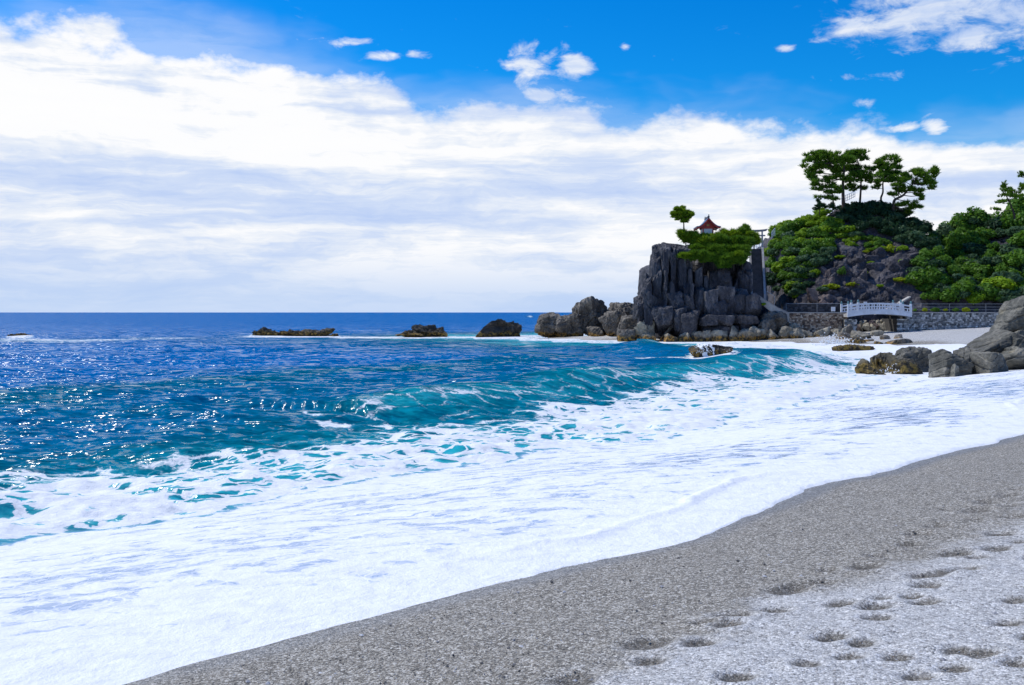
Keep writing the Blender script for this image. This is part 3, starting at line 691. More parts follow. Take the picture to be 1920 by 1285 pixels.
# low brown rocks running out to sea, left of the cliff
def single(name, label, cat, group, seed, px0, px1, py0, py1, Y, dep, mat, **kw):
    return tag(rock_px(name, seed, px0, px1, py0, py1, Y, dep, mat, **kw), label, cat, group)
G = 'low rocks running out to sea below the cliff'
single('shore_rock', 'low jagged dark rock at the seaward tip of the headland', 'rock', G, 801, 1002, 1056, 585, 636, 139, 5, M_LOW, n=26, strata=.10, rough=.2, fine=.06)
single('shore_rock', 'highest of the brown rocks running out to sea, with a blunt pointed top', 'rock', G, 802, 1072, 1146, 555, 634, 138, 7, M_LOW, n=34, strata=.10, rough=.2, fine=.05, tilt=.3)
single('shore_rock', 'sloping dark rock between the headland tip and the highest brown rock', 'rock', G, 803, 1040, 1102, 583, 635, 137.4, 5, M_LOW, n=28, strata=.10, rough=.2, fine=.06)
single('shore_rock', 'long brown ridge of rock joining the highest low rock to the cliff', 'rock', G, 804, 1128, 1204, 566, 632, 136, 8, M_LOW, n=30, strata=.10, rough=.2, fine=.06)
single('shore_rock', 'tilted striped rock slab in front of the brown ridge, left of the cliff', 'rock', G, 805, 1124, 1184, 580, 634, 133, 4, M_LOW, n=28, strata=.10, rough=.2, fine=.07, rot=(0, -.5, 0))
single('shore_rock', 'pale crested rock leaning against the left foot of the cliff', 'rock', G, 806, 1160, 1206, 590, 637, 127, 5, M_LOW, n=26, strata=.10, rough=.2, fine=.06)
single('shore_rock', 'small rock standing in foam under the striped slab', 'rock', G, 807, 1100, 1132, 612, 635, 135, 3, M_LOW, n=18, strata=.10, rough=.2)
# boulders along the water's edge under the cliff and in front of the brown wall
G2 = "boulders along the water's edge under the cliff"
FB = [(1158, 1196, 618, 640, 119.5), (1176, 1222, 604, 641, 119.2), (1194, 1234, 598, 636, 120), (1226, 1266, 608, 641, 118.4), (1244, 1276, 626, 643, 117.6), (1268, 1300, 624, 641, 117.8), (1296, 1322, 622, 640, 118), (1310, 1336, 620, 639, 118), (1334, 1372, 619, 640, 117.5),
      (1366, 1392, 611, 640, 117.2), (1384, 1408, 617, 638, 117.5), (1398, 1444, 612, 637, 117), (1420, 1480, 582, 622, 118.2), (1440, 1466, 618, 637, 116.6), (1428, 1456, 598, 628, 117.5), (1462, 1488, 612, 634, 116.5), (1480, 1512, 616, 636, 116.2), (1505, 1535, 620, 637, 116),
      (1530, 1562, 614, 634, 116.4), (1556, 1586, 617, 634, 116.2), (1578, 1602, 612, 632, 116.5), (1470, 1500, 606, 622, 118.2), (1205, 1232, 622, 641, 118.5)]
OC = {}; ORD = 'first second third fourth fifth sixth seventh eighth ninth tenth eleventh twelfth thirteenth'.split()
FL = {1: 'large pale brown boulder beside the left foot of the cliff', 3: 'layered boulder with a rounded grey top under the cliff face', 4: 'rounded tan boulder lowest in the water under the cliff', 9: 'pointed pale slab standing upright below the flat ledge', 11: 'broad lumpy tan boulder below the foot of the stairs', 12: 'big dark brown outcrop beneath the sloping parapet'}
for i, (a, b, c, d, Y) in enumerate(FB):
    lab = FL.get(i, ('%s small boulder from the left in the row at the cliff foot' if a < 1420 else '%s small boulder from the left in the row below the brown wall') % ORD[OC.setdefault(a < 1420, []).append(i) or len(OC[a < 1420]) - 1])
    single('boulder', lab, 'boulder', G2 if a < 1420 else 'boulders below the brown stone wall', 820 + i, a, b, c - 1, d, Y, (b - a) / F * Y * .9, M_LOW if i in (0, 3, 12, 14) else M_TAN, n=20, boxy=0 if i % 2 else .5, extra=13, sharp=26, rough=.16, fine=.06, sink=.8)

# rocks standing alone in the sea
G3 = 'rocks standing alone in the sea'
single('sea_rock', 'tiny flat dark rock awash at the far left of the sea', 'rock', G3, 851, 14, 57, 624.5, 632, 142, 2.6, M_SEA, n=20, rough=.3, fine=.14, boxy=0, extra=14, sink=.5)
e = thing('sea_rock', 'long low black rock reef with three humps in the open sea', 'rock', at(545, 632, 148), G3)
for i, (a, b, c) in enumerate([(466, 545, 613), (520, 592, 617), (570, 626, 615), (612, 636, 625)]):
    under(rock_px('hump', 852 + i, a, b, c, 631, 148 - i * .3, 4, M_SEA, n=26, rough=.32, fine=.13, sink=.5, boxy=0, extra=13), e)
e = thing('sea_rock', 'middle sized black rock sloping down to the left in the sea', 'rock', at(790, 632, 142), G3)
for i, (a, b, c) in enumerate([(768, 840, 608), (738, 795, 619)]):
    under(rock_px('hump', 857 + i, a, b, c, 632, 142 - i, 5, M_SEA, n=30, rough=.28, fine=.11, sink=.5, boxy=0, extra=13), e)
single('sea_rock', 'blocky upright dark rock in the sea nearest the headland tip', 'rock', G3, 860, 890, 980, 598, 634, 140, 5.5, M_SEA, n=34, rough=.34, fine=.10, sink=.8, boxy=0, extra=13, rot=(.3, .35, .5))
RW = single('sea_rock', 'low rounded rock with white water pouring off its left side', 'rock', G3, 862, 1293, 1382, 646, 673, 76, 2.6, M_SEA, n=40, boxy=0, extra=14, rough=.12, fine=.05, sink=.7)
V = np.array([v.co for v in RW.data.vertices]); h = V[:, 0].max()
nn = np.array([v.normal for v in RW.data.vertices])
keep = (V[:, 0] < .0 * h + .35 * fbm(V[:, 0] * 2, V[:, 1] * 2, V[:, 2] * 2 + .1, seed=3)) & (V[:, 0] > -.60 * h + .5 * fbm(V[:, 0] * 3, V[:, 1] * 3, V[:, 2] + 4.1, seed=8)) & (V[:, 2] > .3) & (fbm(V[:, 0] * 5, V[:, 1] * 2, V[:, 2] * 1.5 + .3, seed=12) > -.12)
fcs = [tuple(p.vertices) for p in RW.data.polygons if all(keep[i] for i in p.vertices)]
used = sorted({i for f in fcs for i in f}); mp = {q: i for i, q in enumerate(used)}
if fcs: tag(link('pouring_water', raw_mesh('pouring_water', (V + nn * .035)[used], [tuple(mp[i] for i in f) for f in fcs], True), M_FOAMW, RW), kind='stuff')
single('sea_rock', 'flat seaweed covered brown rock in the surf below the bridge', 'rock', G3, 864, 1566, 1640, 646, 661, 88, 2.4, M_KELP, n=30, rough=.2, fine=.08, sink=.6)
G4 = 'rocks in the surf'
e = thing('surf_rock', 'long seaweed edged rock sloping into the surf, left of the pair', 'rock', at(1650, 698, 55), G4)
for i, q in enumerate([(1620, 1668, 674, 699, 54.5), (1648, 1694, 661, 694, 55.4)]):
    under(rock_px('hump', 866 + i, *q, 2.4, M_KELP, n=32, rough=.20, fine=.06, sink=.5, boxy=0, extra=13, sharp=24, rot=(.2, -.35, .3)), e)
single('surf_rock', 'smooth rounded grey rock rising from white surf, right of the pair', 'rock', G4, 869, 1686, 1762, 650, 694, 56.5, 2.6, M_NEAR, n=40, boxy=.4, extra=12, sharp=15, rough=.14, fine=.045, strata=.06, sink=.6)
single('surf_rock', 'small weed patched boulder in front of the rounded grey rock', 'rock', G4, 870, 1674, 1734, 672, 698, 54.2, 1.8, M_KELP, n=32, rough=.18, fine=.05, sink=.5, boxy=0, extra=13, sharp=22, rot=(0, .3, .6))
# the big outcrop at the right edge
G5 = 'big rocks at the right edge'
NK = dict(n=46, rough=.10, fine=.018, strata=.09, sharp=34, extra=12)
for sd_, q, kw, lab in [
        (881, (1757, 1822, 655, 704, 48.4, 2.6), dict(rot=(0, .25, .3)), 'rounded grey slab forming the left end of the big outcrop in the surf'),
        (886, (1800, 1852, 650, 700, 48.8, 2.4), dict(rot=(.2, -.35, 0)), 'leaning slab second from the left end of the big outcrop'),
        (882, (1826, 1902, 660, 703, 47.6, 2.8), dict(rot=(0, -.25, .4)), 'wedge shaped grey rock at the foot of the outcrop'),
        (887, (1786, 1800, 682, 704, 47.6, 1.0), {}, 'small dark block at the waterline under the rounded slab'),
        (883, (1834, 1942, 618, 672, 50.0, 3.0), dict(rot=(0, -.48, 0), tilt=.15), 'long slanting ledge climbing to the right across the big outcrop'),
        (888, (1864, 1990, 606, 684, 51.0, 3.2), dict(rot=(0, -.42, .2)), 'upper slanting ledge behind the long one on the outcrop'),
        (889, (1880, 2000, 632, 690, 49.2, 2.6), dict(rot=(0, -.3, -.3)), 'cracked grey block under the slanting ledges of the outcrop'),
        (884, (1892, 2010, 553, 606, 51.2, 3.0), dict(rot=(0, .2, .3)), 'pale sunlit overhanging block topping the outcrop at the right edge'),
        (890, (1906, 2020, 585, 650, 51.8, 3.0), dict(rot=(0, .1, 0)), 'dark block under the overhang at the right edge'),
        (885, (1890, 2060, 650, 702, 48.2, 3.5), dict(rot=(0, .2, 0)), 'dark lower boulder of the outcrop cut by the right edge of the picture')]:
    single('outcrop_rock', lab, 'rock', G5, sd_, *q, M_NEAR, sink=.7, **{**NK, **kw})

# stones on the far sand and in the channel under the bridge
G6 = 'stones on the far sand beside the bridge'
ST = [(1570, 1602, 622, 640, 110), (1600, 1640, 620, 633, 108), (1634, 1660, 619, 626, 112), (1598, 1628, 634, 646, 100), (1652, 1672, 628, 637, 104), (1676, 1698, 627, 635, 104), (1668, 1716, 635, 649, 94), (1640, 1656, 640, 648, 96), (1616, 1640, 636, 642, 102), (1584, 1606, 634, 645, 102), (1660, 1672, 640, 647, 96), (1700, 1722, 642, 649, 94), (1586, 1600, 608, 622, 115)]
for i, (a, b, c, d, Y) in enumerate(ST):
    lab = {6: 'dark pointed rock at the wet edge of the far sand', 0: 'dark wave splashed boulder where the breaker meets the stones', 1: 'pale flat topped stone on the sand below the bridge', 2: 'slanting pale slab lying under the bridge opening', 4: 'left one of two bluish stones on the far sand', 5: 'right one of two bluish stones on the far sand'}.get(i, 'small dark stone among those on the far sand by the surf')
    single('beach_stone', lab, 'stone', G6, 900 + i, a, b, c, d, Y, (b - a) / F * Y * .9, [M_TAN, M_LOW, M_SEA][0 if i in (1, 2) else 1 if i in (4, 5) else (1 + (i % 2))], n=14, boxy=0 if i % 2 else .5, extra=14, rough=.13, sink=.5)
for i in range(16):
    a = 1612 + (i % 9) * 8 + rg.uniform(-3, 3); r_ = rg.uniform(5, 9); c = 611 - (i // 9) * 6 - (a - 1612) * .06 + rg.uniform(-2, 2)
    single('channel_stone', 'rounded tan stone in the heap under the bridge', 'stone', 'stones heaped in the channel under the bridge', 930 + i, a - r_, a + r_, c - r_ * .6, c + r_ * .9, 122.5 + (i // 9) * .9, 1.1, M_TAN if i % 4 else M_BROWN, n=9, boxy=0, extra=14, rough=.12, sink=.5)

# ------------------------------------------------------------------ masonry walls
def stone_wall(name, label, x0, x1, z0, z1, Y, thick, mat, group=None, sx=.23, sy=.21, cap=True, z0b=None):
    t = thing(name, label, 'wall', ((x0 + x1) / 2, Y, z0), group)
    L = Matrix.Translation(-Vector(t.location))
    def put(o): o.parent = t; o.matrix_parent_inverse = L; return o
    put(MB().box(((x0 + x1) / 2, Y + thick / 2, (z0 + z1) / 2 - .02), (x1 - x0 - .02, thick, z1 - z0 - .04)).build('wall_body', M_MORTAR))
    mb = MB(); z = z0
    while z < z1 - .08:
        h = min(sy * random.uniform(.75, 1.25), z1 - z - .02); x = x0 + random.uniform(-.1, 0)
        while x < x1:
            wd = sx * random.uniform(.6, 1.45); wd = min(wd, x1 - x + .02)
            if wd > .08: mb.box((x + wd / 2, Y - .01, z + h / 2), (wd * .90, .16 + random.uniform(0, .08), h * .86), jit=.03, ry=random.uniform(-.08, .08))
            x += wd
        z += h
    o = put(mb.build('stone_facing', mat)); o['kind'] = 'stuff'
    if cap: put(MB().box(((x0 + x1) / 2, Y + thick / 2 - .04, z1 + .05), (x1 - x0, thick + .2, .10)).build('coping', M_CONC))
    return t
def X(px, Y): return (px - CX) / F * Y
WY = 119.5
stone_wall('stone_wall', 'brown stone retaining wall left of the arched bridge', X(1474, WY), X(1589, WY), .6, 3.42, WY, 4.9, M_BRST)
stone_wall('bridge_abutment', 'low grey stone pier under the left end of the bridge', X(1584, 118.4), X(1606, 118.4), .5, 2.72, 118.4, 5.5, M_GRST, sx=.3, sy=.25, cap=False)
stone_wall('bridge_abutment', 'grey stone pier under the right end of the bridge', X(1683, 118.6), X(1704, 118.6), .5, 2.75, 118.6, 5.5, M_GRST, sx=.3, sy=.25, cap=False)
stone_wall('stone_wall', 'long grey stone retaining wall right of the bridge above the sand', X(1697, WY), X(1990, WY), .5, 3.42, WY, 5.2, M_GRST, sx=.22, sy=.20)
stone_wall('upper_wall', 'dark stone wall behind the walkway at the foot of the hill', X(1470, 124), X(1598, 124), 3.3, 4.62, 124.2, .9, M_DKST, sx=.4, sy=.28, cap=False)
stone_wall('channel_wall', 'dark stone back wall of the channel seen under the bridge', X(1592, 125), X(1712, 125), .3, 3.35, 124.9, .9, M_DKST, sx=.4, sy=.3, cap=False)

# ------------------------------------------------------------------ arched bridge
def bridge():
    x0, x1, Y0, Y1 = X(1588, 118), X(1709, 118), 117.9, 120.3
    t = thing('arched_bridge', 'white arched footbridge with posts and open railings over the channel', 'bridge', ((x0 + x1) / 2, 119, 3.2))
    L = Matrix.Translation(-Vector(t.location))
    def put(o): o.parent = t; o.matrix_parent_inverse = L; return o
    def arc(u): return .36 * (1 - (2 * u - 1) ** 2)
    N = 24
    def band(zlo, zhi, ya, yb, ua=0., ub=1.):
        V = []; Fc = []
        for i in range(N + 1):
            u = ua + (ub - ua) * i / N; x = x0 + (x1 - x0) * u; a = arc(u)
            V += [(x, ya, a + zlo), (x, yb, a + zlo), (x, yb, a + zhi), (x, ya, a + zhi)]
        for i in range(N):
            for k in range(4): Fc.append((i * 4 + k, i * 4 + (k + 1) % 4, i * 4 + 4 + (k + 1) % 4, i * 4 + 4 + k))
        return V, Fc + [(3, 2, 1, 0), (N * 4, N * 4 + 1, N * 4 + 2, N * 4 + 3)]
    put(MB().add(*band(2.95, 3.30, Y0 + .12, Y1 - .12)).build('deck', M_CONC))
    for Y in (Y0, Y1):
        g = put(MB().add(*band(2.93, 3.42, Y - .1, Y + .1)).build('edge_beam', M_WHITE))
        put(MB().add(*band(4.12, 4.28, Y - .07, Y + .07)).build('top_rail', M_WHITE))
        put(MB().add(*band(3.80, 3.90, Y - .05, Y + .05)).build('middle_rail', M_WHITE))
        put(MB().add(*band(3.46, 3.56, Y - .05, Y + .05)).build('bottom_rail', M_WHITE))
        for u in (.015, .17, .83, .985):
            x = x0 + (x1 - x0) * u; a = arc(u)
            p = put(MB().box((x, Y, a + 3.85), (.22, .22, 1.25)).build('post', M_WHITE))
            c = MB().lathe((x, Y, a + 4.475), [(.13, 0), (.15, .05), (.09, .10), (.12, .18), (.10, .26), (.03, .34)], 8).build('finial', M_CAP); c.parent = p
            c.matrix_parent_inverse = Matrix.Identity(4)
        for i in range(1, 16):
            u = .17 + .66 * i / 16 if i < 16 else .9
            x = x0 + (x1 - x0) * u; a = arc(u); tall = i % 4 == 0
            put(MB().box((x, Y, a + (3.78 if tall else 3.68)), (.13 if tall else .07, .09, .72 if tall else .26)).build('baluster', M_WHITE))
            if not tall and i % 4 == 2: put(MB().box((x, Y, a + 4.01), (.12, .08, .24)).build('strut', M_WHITE))
        for u in (.065, .12, .88, .935):
            x = x0 + (x1 - x0) * u; a = arc(u); put(MB().box((x, Y, a + 3.68), (.08, .09, .26)).build('baluster', M_WHITE))
bridge()

# sign, railing, ramp, path
t = thing('notice_board', 'small white notice board standing on the brown wall', 'sign', (X(1562.5, 119.7), 119.75, 3.5))
for nme, mbx, mt in (('board', MB().box((0, 0, .40), (.50, .04, .52)), M_SIGN), ('leg', MB().box((-.17, .03, .25), (.05, .03, .52)), M_METAL), ('leg', MB().box((.17, .03, .25), (.05, .03, .52)), M_METAL)): mbx.build(nme, mt, t)
t = thing('notice_board', 'tiny pale sign plate behind the left part of the bridge railing', 'sign', (X(1623, 121.5), 121.6, 3.4))
for nme, mbx, mt in (('board', MB().box((0, 0, 1.25), (.42, .04, .30)), M_SIGN), ('post', MB().box((0, .04, .6), (.05, .04, 1.3)), M_METAL)): mbx.build(nme, mt, t)
def railing(name, label, pts, h, rails, step, mat, r=.022):
    t = thing(name, label, 'railing', pts[0]); L = Matrix.Translation(-Vector(t.location))
    def put(o): o.parent = t; o.matrix_parent_inverse = L; return o
    for f in rails: put(MB().tube([Vector(p) + Vector((0, 0, h * f)) for p in pts], r, 5).build('rail', mat))
    for i in range(len(pts) - 1):
        a, b = Vector(pts[i]), Vector(pts[i + 1]); k = max(1, int((b - a).length / step))
        for j in range(k + (i == len(pts) - 2)):
            p = a.lerp(b, j / k); put(MB().tube([p, p + Vector((0, 0, h))], r * 1.15, 5).build('post', mat))
railing('pipe_railing', 'thin grey pipe railing along the walkway left of the bridge', [(X(1474, 123.6), 123.6, 3.5), (X(1590, 123.6), 123.6, 3.5)], 1.12, (.98,), 3.2, M_METAL)
railing('pipe_railing', 'thin pipe railing with three rails above the grey wall', [(X(1712, 121), 121, 3.5), (X(1985, 121), 121, 3.5)], 1.05, (.98, .62, .30), 4.0, M_METAL, .016)
railing('hilltop_railing', 'short blue grey railing under the tall pines on the hilltop', [at(1578, 382, 141), at(1586, 378, 141), at(1603, 370, 141)], .9, (.95, .5, .1), .28, M_PALE, .035)
railing('hilltop_railing', 'small pale railing left of the small pine shrubs on the hill brow', [at(1548, 398, 141), at(1556, 396, 141)], .8, (.95, .5), .22, M_PALE, .03)
railing('hilltop_railing', 'pale railing on the bare left shoulder of the hill', [at(1447, 448, 138), at(1453, 441, 138)], 1.0, (.95, .5), .22, M_PALE, .03)
def slab(name, label, cat, prof, thick, mat):          # ribbon through points with a half width along Y
    t = MB(); V = []; Fc = []
    for p, hw in prof: V += [(p[0], p[1] - hw, p[2] - thick), (p[0], p[1] + hw, p[2] - thick), (p[0], p[1] + hw, p[2]), (p[0], p[1] - hw, p[2])]
    for i in range(len(prof) - 1):
        for k in range(4): Fc.append((i * 4 + k, i * 4 + (k + 1) % 4, i * 4 + 4 + (k + 1) % 4, i * 4 + 4 + k))
    n = len(prof) * 4
    return tag(t.add(V, Fc + [(3, 2, 1, 0), (n - 4, n - 3, n - 2, n - 1)]).build(name, mat), label, cat)
o = slab('path', 'pale concrete path climbing behind the bridge', 'path', [(at(1640, 588, 120.9), .3), (at(1662, 579, 121.6), .4), (at(1684, 568, 122.6), .5), (at(1705, 556, 123.6), .5)], .16, M_CONC); o['kind'] = 'structure'
# parapet running down from the stairs to the wall
t = thing('parapet', 'sloping grey concrete parapet from the stairs down to the wall', 'parapet', at(1428, 600, 119.2))
pts = [at(1424, 556, 119.6), at(1440, 567, 119.4), at(1458, 578, 119.2), at(1480, 588, 119.2)]
V = []; Fc = []
for i, p in enumerate(pts):
    dz = .72 + .12 * i
    V += [(p.x, p.y, p.z - dz), (p.x, p.y + .3, p.z - dz), (p.x, p.y + .3, p.z), (p.x, p.y, p.z)]
for i in range(3):
    for k in range(4): Fc.append((i * 4 + k, i * 4 + (k + 1) % 4, i * 4 + 4 + (k + 1) % 4, i * 4 + 4 + k))
under(MB().add(V, Fc + [(3, 2, 1, 0), (12, 13, 14, 15)]).build('parapet_wall', M_CONC), t)
V = [(v[0], v[1] + (-.06 if j % 4 in (0, 3) else .06), v[2] + (.10 if j % 4 in (2, 3) else (.003 + (V[j + 2 if j % 4 == 0 else j + 1][2] - v[2]) if j % 4 in (0, 1) else 0))) for j, v in enumerate(V)]
under(MB().add(V, Fc + [(3, 2, 1, 0), (12, 13, 14, 15)]).build('coping', M_STONE), t)
railing('stair_handrail', 'thin dark handrail post beside the foot of the stairs', [at(1438, 566, 119.9), at(1452, 575, 119.7)], 1.3, (.97,), .9, M_METAL, .025)

# ------------------------------------------------------------------ stairs and torii
def stairs():
    x0, x1 = X(1411.5, 121), X(1432, 121); n = 32
    zb, zt, yb, yt = 5.35, 11.55, 121.0, 127.2
    t = thing('stone_stairs', 'steep straight flight of dark stone steps up to the shrine', 'stairs', ((x0 + x1) / 2, yb, zb))
    me = None
    for i in range(n):
        u = i / n; z = zb + (zt - zb) * u; y = yb + (yt - yb) * u
        if me is None:
            o = MB().box((0, .45, (zt - zb) / n / 2 - .25), (x1 - x0 - .1, .9, (zt - zb) / n + .5)).build('step', M_STEP); me = o.data
        else: o = link('step', me)
        o.parent = t; o.location = (0, y - yb, z - zb)
    for sx, wd in ((x0 - .10, .22), (x1 + .12, .26)):
        V = []
        for y, z in ((yb - .15, zb), (yt, zt)):
            V += [(sx - wd / 2, y, z - 1.0), (sx + wd / 2, y, z - 1.0), (sx + wd / 2, y, z + .34), (sx - wd / 2, y, z + .34)]
        o = MB().add(V, [(0, 1, 5, 4), (1, 2, 6, 5), (2, 3, 7, 6), (3, 0, 4, 7), (3, 2, 1, 0), (4, 5, 6, 7)]).build('side_wall', M_STONE); under(o, t)
    under(MB().box(((x0 + x1) / 2, yt + 1.2, zt - .3), (x1 - x0 + .6, 2.3, .75)).build('landing', M_STONE), t)
    ang = -R(11.5); t.rotation_euler.z = ang; Rm = Matrix.Rotation(ang, 3, 'Z'); o_ = Vector(t.location)
    def rot(p): return o_ + Rm @ (Vector(p) - o_)
    railing('landing_railing', 'pale railing across the top landing of the steep stairs', [rot((x0 - .3, yt + 1.5, zt)), rot((x1 - .2, yt + 1.5, zt))], .8, (.95, .5), .3, M_PALE, .03)
    yo = yt + .5
    g = thing('torii_gate', 'grey stone torii gate at the top of the steep stairs', 'torii gate', rot(((x0 + x1) / 2, yo, zt)), rz=ang)
    hw = (x1 - x0) / 2 + .12
    for s in (-1, 1): MB().tube([(s * hw, 0, -.3), (s * (hw - .02), 0, 2.35)], [.13, .10], 10).build('pillar', M_STONE, g)
    MB().box((0, 0, 1.78), (2 * hw + .75, .12, .17)).build('tie_beam', M_STONE, g)
    def curve_beam(L, z, h, d, rise):
        V = []; Fc = []; N = 8
        for i in range(N + 1):
            u = -1 + 2 * i / N; a = rise * abs(u) ** 2.5; V += [(u * L, -d / 2, z + a), (u * L, d / 2, z + a), (u * L * 1.03, d / 2, z + a + h), (u * L * 1.03, -d / 2, z + a + h)]
        for i in range(N):
            for k in range(4): Fc.append((i * 4 + k, i * 4 + (k + 1) % 4, i * 4 + 4 + (k + 1) % 4, i * 4 + 4 + k))
        return MB().add(V, Fc + [(3, 2, 1, 0), (N * 4, N * 4 + 1, N * 4 + 2, N * 4 + 3)])
    curve_beam(hw + .52, 2.26, .13, .18, .10).build('lower_lintel', M_STONE, g)
    curve_beam(hw + .62, 2.395, .13, .26, .12).build('upper_lintel', M_STONE, g)
stairs()

# ------------------------------------------------------------------ shrine
def shrine():
    Y = 126.5; c = at(1325.5, 450, Y); base = 12.0
    t = thing('shrine', 'small red shrine with curved blue grey roof on the cliff top', 'shrine', (c.x, Y, base), rz=R(-3))
    E = 14.15 - base + .12; top = 15.45 - base
    MB().box((0, 0, .15), (1.9, 2.3, .9)).build('stone_base', M_STONE, t)
    for x in (-.62, .62):
        for y in (-.95, .95): MB().box((x, y, .6 + (E - .6) / 2), (.14, .14, E - .4)).build('pillar', M_RED, t)
    MB().box((0, -.93, .6 + (E - .75) / 2), (1.08, .05, E - .85)).build('front_panel', M_PANEL, t)
    MB().box((0, .93, .6 + (E - .75) / 2), (1.08, .05, E - .85)).build('back_panel', M_PANEL, t)
    for x in (-.60, .60): MB().box((x, 0, .6 + (E - .75) / 2), (.05, 1.72, E - .85)).build('side_panel', M_PANEL, t)
    for y in (-.97, .97): MB().box((0, y, E - .12), (1.62, .16, .20)).build('beam', M_RED, t)
    for y in (-.4, .4): MB().box((0, y, .95), (1.4, 0.08, .08)).build('floor_beam', M_RED, t)
    # roof: concave slopes, ridge along Y
    def prof(u): return E + (top - E) * (1 - u) ** 1.75 + .10 * max(0, u - .75) * 2
    N, hl, W = 12, 1.75, 1.50
    for s in (-1, 1):
        V = []; Fc = []
        for i in range(N + 1):
            u = i / N; z = prof(u); x = s * W * u
            fl = .06 + .05 * u
            V += [(x, -hl + .12 * (1 - u), z), (x, hl - .12 * (1 - u), z), (x, hl - .12 * (1 - u), z - fl), (x, -hl + .12 * (1 - u), z - fl)]
        for i in range(N):
            for k in range(4):
                f = (i * 4 + k, i * 4 + (k + 1) % 4, i * 4 + 4 + (k + 1) % 4, i * 4 + 4 + k); Fc.append(f if s < 0 else f[::-1])
        rf = MB().add(V, Fc + [(0, 1, 2, 3), (N * 4 + 3, N * 4 + 2, N * 4 + 1, N * 4)]).build('roof_slope', M_ROOF, t)
        # red underside boards and bargeboards
        for y in (-hl + .10, hl - .10):
            V = []; Fc = []
            for i in range(N + 1):
                u = i / N; z = prof(u) - .10 - .04 * u; x = s * (W - .02) * u
                V += [(x, y - .05, z), (x, y + .05, z), (x, y + .05, z - .16), (x, y - .05, z - .16)]
            for i in range(N):
                for k in range(4): Fc.append((i * 4 + k, i * 4 + (k + 1) % 4, i * 4 + 4 + (k + 1) % 4, i * 4 + 4 + k))
            MB().add(V, Fc + [(3, 2, 1, 0), (N * 4, N * 4 + 1, N * 4 + 2, N * 4 + 3)]).build('bargeboard', M_RED, t)
        MB().box((s * (W - .14), 0, E - .10), (.10, 2 * hl - .2, .12)).build('eave_beam', M_RED, t)
        for q in range(7): MB().box((s * (W * .68), -hl + .25 + q * .5, E + .0), (W * .62, .07, .07), ry=s * .10).build('rafter', M_RED, t)
    for y in (-.95, .95):
        V = [(-.95, y - .03, E - .05), (.95, y - .03, E - .05), (0, y - .03, top - .3), (-.95, y + .03, E - .05), (.95, y + .03, E - .05), (0, y + .03, top - .3)]
        MB().add(V, [(0, 1, 2), (5, 4, 3), (0, 3, 4, 1), (1, 4, 5, 2), (2, 5, 3, 0)]).build('gable', M_RED, t)
    MB().box((0, -1.0, E + .22), (.30, .05, .18)).build('crest', M_GOLD, t)
    MB().box((0, 0, top + .04), (.20, 2 * hl - .1, .20)).build('ridge', M_RIDGE, t)
    for y in (-hl + .12, hl - .12): MB().box((0, y, top + .18), (.10, .10, .34)).build('ridge_end', M_RIDGE, t)
shrine()

# ------------------------------------------------------------------ foliage
def leaf_quads(C, N, size, rg):
    n = len(C); N = N / np.linalg.norm(N, axis=1)[:, None]
    a = rg.normal(0, 1, (n, 3)); a -= (a * N).sum(1)[:, None] * N; a /= np.linalg.norm(a, axis=1)[:, None]; b = np.cross(N, a)
    s = size[:, None]; V = np.stack([C - a * s, C + b * s * .55, C + a * s, C - b * s * .55], 1).reshape(-1, 3)
    return V, np.arange(n * 4).reshape(n, 4)
def shrub_mesh(seed, clumps=11, per=150, flat=.75, size=.115):
    rg = np.random.default_rng(seed); Cs = []; Ns = []
    for k in range(clumps):
        d = rg.normal(0, 1, 3); d[2] = abs(d[2]) * .9 - .15; d /= np.linalg.norm(d)
        c = d * rg.uniform(.42, .72) * np.array((1, 1, flat)); r = rg.uniform(.26, .44)
        n = rg.normal(0, 1, (per, 3)); n /= np.linalg.norm(n, axis=1)[:, None]
        rr = r * rg.uniform(.55, 1.12, per)
        Cs.append(c + n * rr[:, None] * np.array((1, 1, .8))); Ns.append(n * .8 + np.array((0, 0, .35)) + rg.normal(0, .45, (per, 3)))
    n = rg.normal(0, 1, (per * 2, 3)); n /= np.linalg.norm(n, axis=1)[:, None]
    Cs.append(n * .5 * np.array((1, 1, flat))); Ns.append(n + rg.normal(0, .3, (per * 2, 3)))
    C = np.concatenate(Cs); N = np.concatenate(Ns)
    V, Fc = leaf_quads(C, N, size * rg.uniform(.6, 1.3, len(C)), rg)
    return raw_mesh('foliage', V, Fc)
def stem_mesh():
    return raw_mesh('stem', *tube([(0, 0, -.95), (.03, 0, -.3), (.0, .05, .25)], [.09, .07, .03], 5))
STEM = stem_mesh(); STEM.materials.append(M_BARK)
PROTO = {}
def shrub(name, label, group, p, r, mat, flat=1.0, rz=None, k=None):
    k = random.randrange(4) if k is None else k
    if (k, mat.name) not in PROTO:
        me = shrub_mesh(1000 + k * 7 + len(mat.name)); me.materials.append(mat); PROTO[(k, mat.name)] = me
    t = thing(name, label, 'shrub', p, group, rz=random.uniform(0, 6.28) if rz is None else rz)
    t.scale = (r, r, r * flat)
    o = link('foliage', PROTO[(k, mat.name)], None, t); link('stem', STEM, None, t)
    return t
